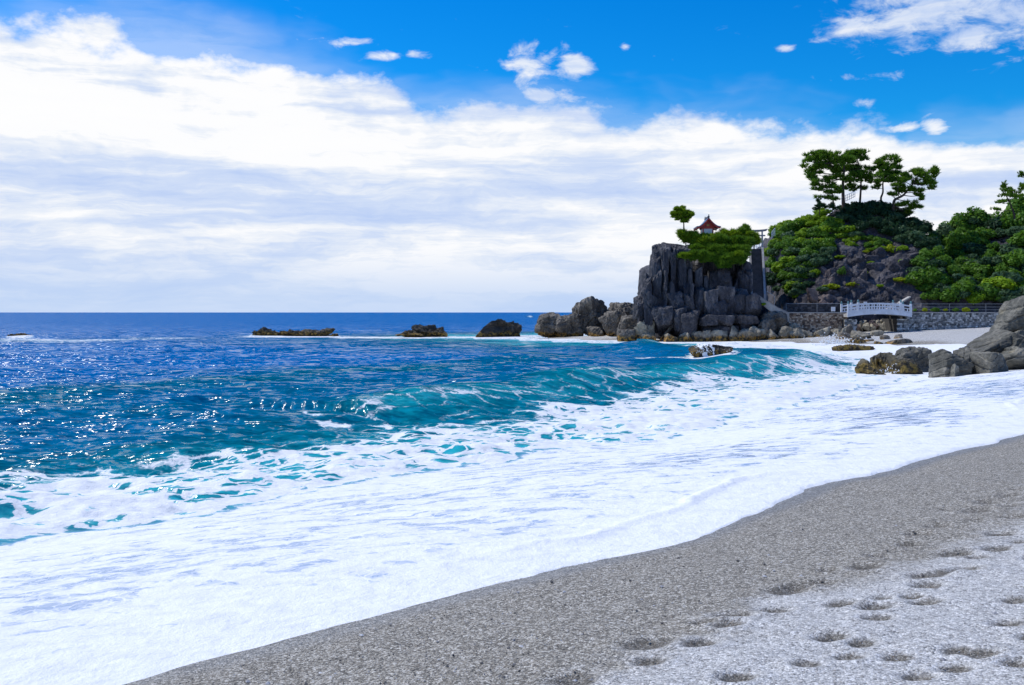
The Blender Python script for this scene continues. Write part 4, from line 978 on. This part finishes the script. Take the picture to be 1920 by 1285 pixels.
def fill(poly, sp, r, mats, name, label, group, lift=.25, seed=1, flat=.9, lo=YF, skip=None):
    rg = np.random.default_rng(seed); xs = [p[0] for p in poly]; ys = [p[1] for p in poly]
    y = min(ys); row = 0
    while y < max(ys) + sp:
        x = min(xs) + (row % 2) * sp * .5
        while x < max(xs) + sp:
            px, py = x + rg.uniform(-.3, .3) * sp, y + rg.uniform(-.3, .3) * sp * .8
            if inside(px, py, poly) and not (skip and skip(px, py)):
                p = on_hill(px, py, lo); rr = r * rg.uniform(.75, 1.3) / F * p.y
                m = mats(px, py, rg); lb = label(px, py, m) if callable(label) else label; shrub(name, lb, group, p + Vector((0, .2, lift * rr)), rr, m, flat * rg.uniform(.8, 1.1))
            x += sp
        y += sp * .72; row += 1
random.seed(3)
CW = {'leaf_lime': 'lime green', 'leaf_yellow_green': 'yellow green', 'leaf_green': 'mid green', 'leaf_dark': 'dark green', 'leaf_grey_green': 'grey green'}
LEFT = [(1438, 512), (1440, 478), (1452, 436), (1500, 412), (1545, 404), (1580, 428), (1612, 446), (1560, 462), (1556, 488), (1535, 512), (1528, 535), (1495, 558), (1458, 552), (1446, 530)]
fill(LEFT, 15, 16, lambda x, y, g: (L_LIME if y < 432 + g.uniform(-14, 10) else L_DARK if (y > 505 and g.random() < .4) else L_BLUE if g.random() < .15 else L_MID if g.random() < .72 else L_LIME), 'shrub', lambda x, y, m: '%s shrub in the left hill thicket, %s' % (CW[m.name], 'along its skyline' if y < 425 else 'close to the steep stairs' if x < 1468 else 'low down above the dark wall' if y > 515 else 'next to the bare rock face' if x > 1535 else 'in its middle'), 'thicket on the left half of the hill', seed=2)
BAND = [(1585, 450), (1605, 443), (1650, 450), (1698, 470), (1690, 478), (1650, 478), (1620, 470), (1590, 462)]
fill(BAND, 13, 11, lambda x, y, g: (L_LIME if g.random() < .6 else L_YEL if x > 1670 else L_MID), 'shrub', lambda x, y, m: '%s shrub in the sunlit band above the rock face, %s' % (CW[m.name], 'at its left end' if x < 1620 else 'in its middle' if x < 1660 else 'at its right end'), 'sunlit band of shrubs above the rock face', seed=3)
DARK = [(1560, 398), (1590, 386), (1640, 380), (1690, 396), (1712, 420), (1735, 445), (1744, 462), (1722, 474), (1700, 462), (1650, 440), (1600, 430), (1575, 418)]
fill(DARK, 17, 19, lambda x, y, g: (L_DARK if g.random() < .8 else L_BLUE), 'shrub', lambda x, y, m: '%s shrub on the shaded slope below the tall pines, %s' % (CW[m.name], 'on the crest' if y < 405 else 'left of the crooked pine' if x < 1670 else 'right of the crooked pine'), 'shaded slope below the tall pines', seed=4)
RIGHT = [(1716, 530), (1722, 492), (1745, 462), (1775, 440), (1800, 425), (1850, 416), (1890, 408), (1930, 395), (2000, 385), (2030, 560), (1900, 574), (1800, 574), (1735, 572), (1722, 552)]
fill(RIGHT, 23, 26, lambda x, y, g: (L_MID if g.random() < .42 else L_BLUE if g.random() < .55 else L_DARK if g.random() < .55 else L_LIME), 'bush', lambda x, y, m: '%s bush in the wood above the grey wall, %s' % (CW[m.name], 'beside the dip' if x < 1760 else 'just behind the pipe railing' if y > 545 else 'against the sky' if y < 430 + (1850 - x) * .12 else 'at the right edge' if x > 1890 else 'in its upper half' if y < 490 else 'in its lower half'), 'dense wood above the grey wall', seed=5, lift=.3)
# shrubs one can point to
for px, py, r, m, fl, lab in [
        (1556, 540, 19, L_YEL, .55, 'bright yellow green umbrella shaped bush above the brown wall'), (1598, 536, 15, L_YEL, .5, 'low yellow green bush right of the umbrella shaped bush'), (1620, 514, 8, L_YEL, .9, 'vivid yellow tuft in the middle of the bare rock face'),
        (1632, 495, 9, L_LIME, .6, 'small green tuft above the vivid yellow one on the rock face'), (1684, 527, 13, L_YEL, .6, 'flat yellow green bush on the right of the bare rock face'), (1648, 538, 8, L_LIME, .7, 'small green tuft low on the rock face above the bridge'),
        (1690, 492, 9, L_LIME, .7, 'little green bush high on the right of the rock face'), (1577, 513, 13, L_MID, 1.1, 'upright green bush left of the bare rock face'), (1572, 484, 14, L_LIME, .45, 'flat pale green bush on top of a rock shoulder'),
        (1492, 558, 8, L_LIME, 1.1, 'small bright bush standing above the dark upper wall'), (1622, 474, 8, L_YEL, .6, 'yellow green tuft above the rock face beside a dark crag'),
        (1448, 476, 22, L_LIME, .8, 'light green bush on the hill just right of the torii gate'), (1456, 500, 12, L_LIME, .6, 'small light green bush right of the stairs'), (1470, 520, 20, L_MID, .9, 'mid green bush right of the steep stairs'),
        (1496, 512, 20, L_BLUE, 1.0, 'grey green bush at the lower left of the hill'), (1540, 545, 14, L_BLUE, .7, 'dull green bush beside the brown boulder'), (1728, 430, 20, L_DARK, 1.1, 'dark rounded tree top at the right shoulder of the pine hill'), (1745, 448, 14, L_MID, .9, 'green bush in the dip between the two hills'),
        (1820, 556, 12, L_MID, .9, 'light green bush low in front of the wood'), (1875, 555, 12, L_BLUE, .9, 'small bright bush low at the right of the wood')]:
    p = on_hill(px, py); shrub('shrub', lab, None, p + Vector((0, -.2, .1)), r / F * p.y, m, fl)
shrub('shrub', 'little lime bush tucked under the sloping parapet', None, at(1431, 571, 119.0), .45, L_LIME, .8)
for i in range(7):
    a = 1716 + i * 19
    shrub('weed', 'low yellowish weed growing along the top of the grey wall', 'weeds along the top of the grey wall', (X(a, 120.5), 120.5, 3.75), .35 + .12 * (i % 3), L_YEL if i % 2 else L_MID, .8)

# ------------------------------------------------------------------ pines
def tuft_mesh(C, Dn, ln, rg, blades=8, wd=.055):
    n = len(C); V = np.zeros((n, blades, 3, 3))
    Dn = Dn / np.linalg.norm(Dn, axis=1)[:, None]
    for k in range(blades):
        d = Dn + rg.normal(0, .42, (n, 3)); d /= np.linalg.norm(d, axis=1)[:, None]
        sd = np.cross(d, rg.normal(0, 1, (n, 3))); sd /= np.linalg.norm(sd, axis=1)[:, None]
        L = (ln * rg.uniform(.7, 1.2, n))[:, None]
        V[:, k, 0] = C - sd * wd; V[:, k, 1] = C + sd * wd; V[:, k, 2] = C + d * L
    return V.reshape(-1, 3), np.arange(n * blades * 3).reshape(-1, 3)
def pad_points(c, rx, ry, n, rg):
    u = rg.normal(0, 1, (n, 3)); u /= np.linalg.norm(u, axis=1)[:, None]; u *= (rg.uniform(.25, 1, n) ** .45)[:, None]
    P = np.array(c) + u * np.array((rx, rx * .8, ry)); D = u * np.array((.75, .75, .35)) + np.array((0, 0, .75))
    return P, D
def pine(name, label, Y, trunk, pads, conv, mat, rad=.16, dens=1.0, group=None, tuft=.55, cat='tree', seed=1, depth=.9):
    dens = dens * (.85 if name == 'pine_shrub' else 1)
    rg = np.random.default_rng(seed)
    tp = [conv(*q) for q in trunk]; tp = [at(a, b, Y) for a, b in tp]
    for i in range(1, len(tp)): tp[i].y += rg.uniform(-.2, .2)
    base = tp[0].copy()
    t = thing(name, label, cat, base, group)
    path = smooth_path(tp, 5)
    path = [path[0] + Vector((0, 0, -.6))] + path
    mb = MB().tube(path, [rad * (1.15 - .8 * i / (len(path) - 1)) for i in range(len(path))], 8)
    under(mb.build('trunk', M_BARK, None, True), t)
    Ps = []; Ds = []; br = MB()
    for j, (x, y, a, b) in enumerate(pads):
        q0, q1 = conv(x, y), conv(x + a, y + b); rx, ry = (q1[0] - q0[0]) / F * Y, (q1[1] - q0[1]) / F * Y
        off = rg.uniform(-depth, depth); c = at(q0[0], q0[1], Y); c.y += off
        for _ in range(5):
            sc_ = rg.uniform(.30, .72); c2 = (c.x + rg.uniform(-.9, .9) * rx, c.y + rg.uniform(-.6, .6) * rx, c.z + rg.uniform(-.9, .8) * ry)
            P, D = pad_points(c2, rx * sc_, ry * sc_ * .9, int(dens * (6 + 130 * rx * ry * sc_ * sc_)), rg); Ps.append(P); Ds.append(D)
        # limb from the nearest lower trunk point
        cand = [p for p in path[2:] if p.z < c.z + .1] or path[2:4]
        s = min(cand, key=lambda p: (Vector((p.x, p.y, p.z)) - c).length + .0)
        mid = s.lerp(c, .5) + Vector((0, 0, -.10 * (c - s).length * rg.uniform(.2, 1)))
        if (c - s).length > .25: br.tube(smooth_path([s, mid, c - Vector((0, 0, ry * .3))], 3), [rad * .34, rad * .34, rad * .3, rad * .3, rad * .22, rad * .18, rad * .10][:7], 5)
    C = np.concatenate(Ps); D = np.concatenate(Ds)
    V, Fc = tuft_mesh(C, D, np.full(len(C), tuft), rg)
    under(link('crown', raw_mesh('crown', V, Fc), mat), t)
    if br.V: under(br.build('branches', M_BARK, None, True), t)
    return t
ca = lambda x, y: (1490 + x / 6.857, 270 + y / 6.857)
GP = 'tall pines on the hilltop'
pine('pine_tree', 'tallest thick trunked pine with a wide flat crown on the hilltop', 141, [(628, 790), (626, 600), (618, 450), (640, 330), (620, 240)], [(250, 200, 130, 60), (400, 170, 120, 55), (210, 330, 100, 50), (190, 425, 60, 25), (150, 225, 50, 30), (560, 185, 110, 60), (650, 225, 110, 60), (440, 265, 110, 45), (330, 280, 90, 45), (560, 320, 120, 45), (540, 440, 90, 28), (650, 450, 60, 28), (280, 440, 60, 24), (300, 130, 110, 30), (300, 385, 60, 25)], ca, L_PINE, .24, 1.0, GP, seed=31)
pine('pine_tree', 'pine with the highest top, just right of the thick trunk', 141.8, [(840, 740), (845, 600), (852, 470), (830, 330), (800, 180)], [(730, 130, 70, 35), (800, 120, 100, 40), (880, 105, 70, 35), (720, 220, 110, 55), (830, 200, 100, 45), (690, 310, 100, 45), (850, 320, 110, 50), (790, 410, 120, 50), (940, 330, 70, 40), (720, 490, 80, 35), (760, 560, 70, 38), (890, 560, 45, 22), (960, 470, 55, 24), (900, 430, 70, 35)], ca, L_PINE, .15, 1.0, GP, seed=32)
pine('pine_tree', 'small slender pine in front at the left of the tall ones', 139.8, [(500, 800), (490, 680), (470, 560), (440, 460)], [(425, 450, 50, 40), (300, 510, 80, 25), (370, 575, 100, 32), (390, 670, 90, 26), (540, 610, 60, 42), (480, 520, 50, 34), (440, 620, 60, 25), (250, 500, 40, 20), (520, 720, 60, 15)], ca, L_PINE, .10, 1.0, GP, seed=33)
pine('pine_tree', 'upright pine with layered branches right of the middle', 140.6, [(1110, 690), (1128, 620), (1140, 500), (1165, 400), (1192, 300), (1200, 200)], [(1190, 180, 70, 28), (1260, 190, 60, 24), (1340, 215, 45, 16), (1090, 280, 80, 38), (1230, 260, 100, 28), (1330, 300, 50, 20), (1060, 400, 80, 38), (1200, 380, 130, 38), (1300, 370, 60, 30), (1130, 460, 110, 38), (1040, 500, 60, 28), (1280, 460, 80, 28), (1080, 560, 50, 22), (1200, 330, 100, 30), (1040, 250, 40, 24)], ca, L_PINE, .13, .9, GP, seed=34)
pine('pine_tree', 'crooked pine leaning far out to the right on the hilltop', 139.6, [(1265, 830), (1275, 740), (1310, 705), (1400, 660), (1480, 570), (1540, 480), (1580, 410)], [(1570, 360, 80, 38), (1470, 430, 90, 38), (1380, 470, 80, 38), (1440, 385, 20, 20), (1650, 420, 100, 42), (1740, 365, 70, 38), (1790, 350, 30, 30), (1760, 450, 60, 34), (1790, 520, 40, 13), (1690, 510, 50, 30), (1725, 585, 36, 22), (1550, 620, 90, 24), (1600, 665, 50, 18), (1590, 715, 30, 22), (1440, 570, 80, 32), (1330, 590, 80, 32), (1260, 650, 60, 22), (1600, 500, 70, 30), (1360, 790, 60, 18), (1460, 785, 70, 28), (1530, 840, 70, 24), (1480, 885, 50, 16), (1300, 545, 60, 25)], ca, L_PINE, .20, .9, GP, seed=35)
pine('small_conifer', 'small pointed conifer on the brow left of the pines', 139, [(320, 860), (320, 780), (320, 730)], [(320, 730, 14, 26), (318, 780, 45, 30), (322, 825, 60, 30)], ca, L_DARK, .06, 1.5, None, .3, seed=36)
pine('small_conifer', 'little dark conifer at the foot of the slender pine', 139, [(485, 860), (485, 780)], [(485, 790, 30, 36), (485, 830, 42, 30)], ca, L_DARK, .06, 1.5, None, .3, seed=37)
cb = lambda x, y: (1240 + x / 9.143, 380 + y / 9.143)
pine('pine_tree', 'lone light green pine standing left of the red shrine', 124.4, [(388, 620), (390, 520), (388, 400), (378, 330), (360, 230)], [(345, 110, 55, 34), (330, 150, 80, 40), (260, 215, 80, 32), (215, 255, 60, 26), (360, 220, 100, 45), (450, 180, 65, 45), (480, 225, 45, 26), (420, 275, 80, 40), (320, 270, 70, 30), (400, 330, 45, 20)], cb, L_PINEY, .11, 2.6, None, .34, seed=41, depth=.5)
cc = lambda x, y: (1430 + x / 3.918, 260 + y / 3.918)
pine('pine_tree', 'thin sparse pine rising above the wood at the right edge', 131, [(1850, 560), (1830, 500), (1800, 440), (1762, 380), (1748, 345)], [(1748, 345, 18, 22), (1750, 385, 40, 14), (1775, 415, 40, 12), (1730, 470, 36, 9), (1850, 380, 40, 18), (1885, 400, 36, 24), (1840, 430, 50, 10), (1735, 522, 40, 8), (1800, 460, 40, 10), (1905, 360, 30, 20)], cc, L_PINE, .10, .8, None, .36, seed=42)
pine('pine_tree', 'pine cut off by the right edge above the wood', 132, [(1960, 560), (1950, 440), (1935, 330), (1925, 260)], [(1922, 265, 20, 20), (1935, 310, 40, 18), (1930, 370, 50, 20), (1950, 420, 60, 20), (1990, 340, 60, 25)], cc, L_PINE, .12, .9, None, .36, seed=43)
# creeping pines over the cliff's brow: (zoom x, zoom y, radii), one shrub each
GB = 'creeping pines over the brow of the cliff'
rb = np.random.default_rng(8)
def brow(x, y, a, b, Y, lab, mat, sd):
    x0 = [(x, y + b * .9 + 30), (x + 6, y + b * .3), (x, y)]
    pads = [(x + rb.uniform(-.7, .7) * a, y + rb.uniform(-.7, .75) * b, a * rb.uniform(.35, .6), b * rb.uniform(.45, .75)) for _ in range(10)]
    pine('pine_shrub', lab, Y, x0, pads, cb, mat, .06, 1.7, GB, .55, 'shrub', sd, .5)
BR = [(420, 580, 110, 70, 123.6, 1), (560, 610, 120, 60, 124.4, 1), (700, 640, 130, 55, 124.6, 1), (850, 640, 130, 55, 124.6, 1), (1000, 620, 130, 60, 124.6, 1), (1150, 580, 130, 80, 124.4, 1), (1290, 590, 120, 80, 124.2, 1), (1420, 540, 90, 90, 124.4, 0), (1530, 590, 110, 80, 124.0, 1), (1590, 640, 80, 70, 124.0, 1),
      (620, 680, 130, 80, 123.2, 1), (790, 680, 140, 80, 123.2, 1), (960, 700, 140, 80, 123, 0), (1130, 700, 140, 80, 123, 0), (1300, 710, 130, 80, 122.8, 0), (1450, 700, 120, 70, 122.8, 0), (640, 790, 110, 70, 122.4, 0), (780, 810, 130, 80, 122.2, 0), (940, 820, 140, 80, 122, 0), (1100, 830, 140, 80, 122, 0), (1260, 850, 130, 80, 121.8, 0), (1400, 870, 110, 80, 121.6, 0),
      (430, 930, 90, 24, 121.4, 1), (560, 930, 100, 50, 121.6, 0), (720, 940, 120, 70, 121.4, 0), (900, 960, 130, 70, 121.2, 0), (1080, 980, 130, 80, 121.0, 0), (1240, 990, 120, 80, 120.9, 0), (1390, 990, 110, 60, 120.8, 0), (1330, 930, 70, 40, 120.6, 1), (1060, 1070, 90, 40, 120.6, 0)]
for i, (x, y, a, b, Y, lt) in enumerate(BR):
    lab = {7: 'spiky upright creeping pine highest on the brow, left of the torii', 22: 'flat bright sprig of pine at the lower left of the brow', 0: 'creeping pine at the foot of the lone pine', 8: 'bright creeping pine reaching the torii gate'}.get(i)
    if lab is None: lab = 'creeping pine in the %s of the cliff brow, %s' % ('sunlit top row' if i < 10 else 'second row' if i < 16 else 'third row' if i < 22 else 'lowest row', 'left of the shrine' if x < 700 else 'below the shrine' if x < 950 else 'between shrine and torii' if x < 1250 else 'next to the stairs')
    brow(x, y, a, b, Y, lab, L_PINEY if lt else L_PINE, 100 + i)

# ------------------------------------------------------------------ loose pebbles and flying spray
def pebbles(n=9000):
    rg = np.random.default_rng(77); V0 = np.array([(1, 0, 0), (-1, 0, 0), (0, 1, 0), (0, -1, 0), (0, 0, 1), (0, 0, -1)], float)
    F0 = np.array([(0, 2, 4), (2, 1, 4), (1, 3, 4), (3, 0, 4), (2, 0, 5), (1, 2, 5), (3, 1, 5), (0, 3, 5)])
    r = 1 / rg.uniform(1 / 16., 1 / 3.6, n); a = rg.uniform(R(-30), R(36), n); x, y = r * np.sin(a), r * np.cos(a)
    d, t = shore(x, y); k = d > .35; x, y, d, t, r = x[k], y[k], d[k], t[k], r[k]; n = len(x)
    z = sand_z(x, y, d, t) + .004 + .022 * fbm(x / 1.1, y / 1.1, seed=2)
    s = rg.uniform(.0035, .008, n) * (1 + (rg.random(n) < .08) * 1.6)
    q = V0[None] * s[:, None, None] * np.stack([rg.uniform(.7, 1.4, n), rg.uniform(.7, 1.4, n), rg.uniform(.45, .8, n)], -1)[:, None] * rg.uniform(.8, 1.2, (n, 6, 1))
    th = rg.uniform(0, 6.28, n); c, sn = np.cos(th)[:, None], np.sin(th)[:, None]
    P = np.stack([q[..., 0] * c - q[..., 1] * sn + x[:, None], q[..., 0] * sn + q[..., 1] * c + y[:, None], q[..., 2] + z[:, None]], -1)
    m = masonry('pebble_stone', [(0, (.03, .03, .035)), (.3, (.12, .115, .11)), (.55, (.25, .22, .18)), (.75, (.32, .32, .34)), (1, (.66, .66, .68))])
    o = link('pebbles', raw_mesh('pebbles', P.reshape(-1, 3), (F0[None] + np.arange(n)[:, None, None] * 6).reshape(-1, 3)), m)
    tag(o, 'small mixed pebbles scattered over the coarse sand', 'pebbles', kind='stuff')
pebbles()
def spray():
    rg = np.random.default_rng(78); D, Fc = cube_sphere(2); Ps = []; Fs = []; k = 0
    for px, py, sx, sz, n, Y in [(1562, 643, 1.3, .55, 260, 100), (1585, 648, 1.2, .45, 160, 98), (1545, 648, .8, .35, 120, 97), (1000, 636, 1.0, .3, 40, 138), (1380, 662, .8, .25, 70, 75.5), (1318, 655, .6, .25, 60, 75.2), (1668, 690, .6, .25, 60, 54), (1500, 640, 2.0, .25, 80, 114), (1635, 634, 1.2, .2, 40, 106)]:
        c = at(px, py, Y)
        for i in range(n):
            s = rg.uniform(.015, .05) * (1.3 if Y > 80 else .6); u = rg.normal(0, 1, 3)
            p = np.array((c.x + u[0] * sx * .6, Y + u[1] * sx * .6, c.z - .3 + abs(u[2]) * sz)); Ps.append(D * s * np.array((1.2, 1, .9)) + p); Fs.append(Fc + k); k += len(D)
    o = link('spray', raw_mesh('spray', np.concatenate(Ps), np.concatenate(Fs), True), M_FOAMW)
    tag(o, 'white spray thrown up where waves hit the rocks', 'spray', kind='stuff')
spray()
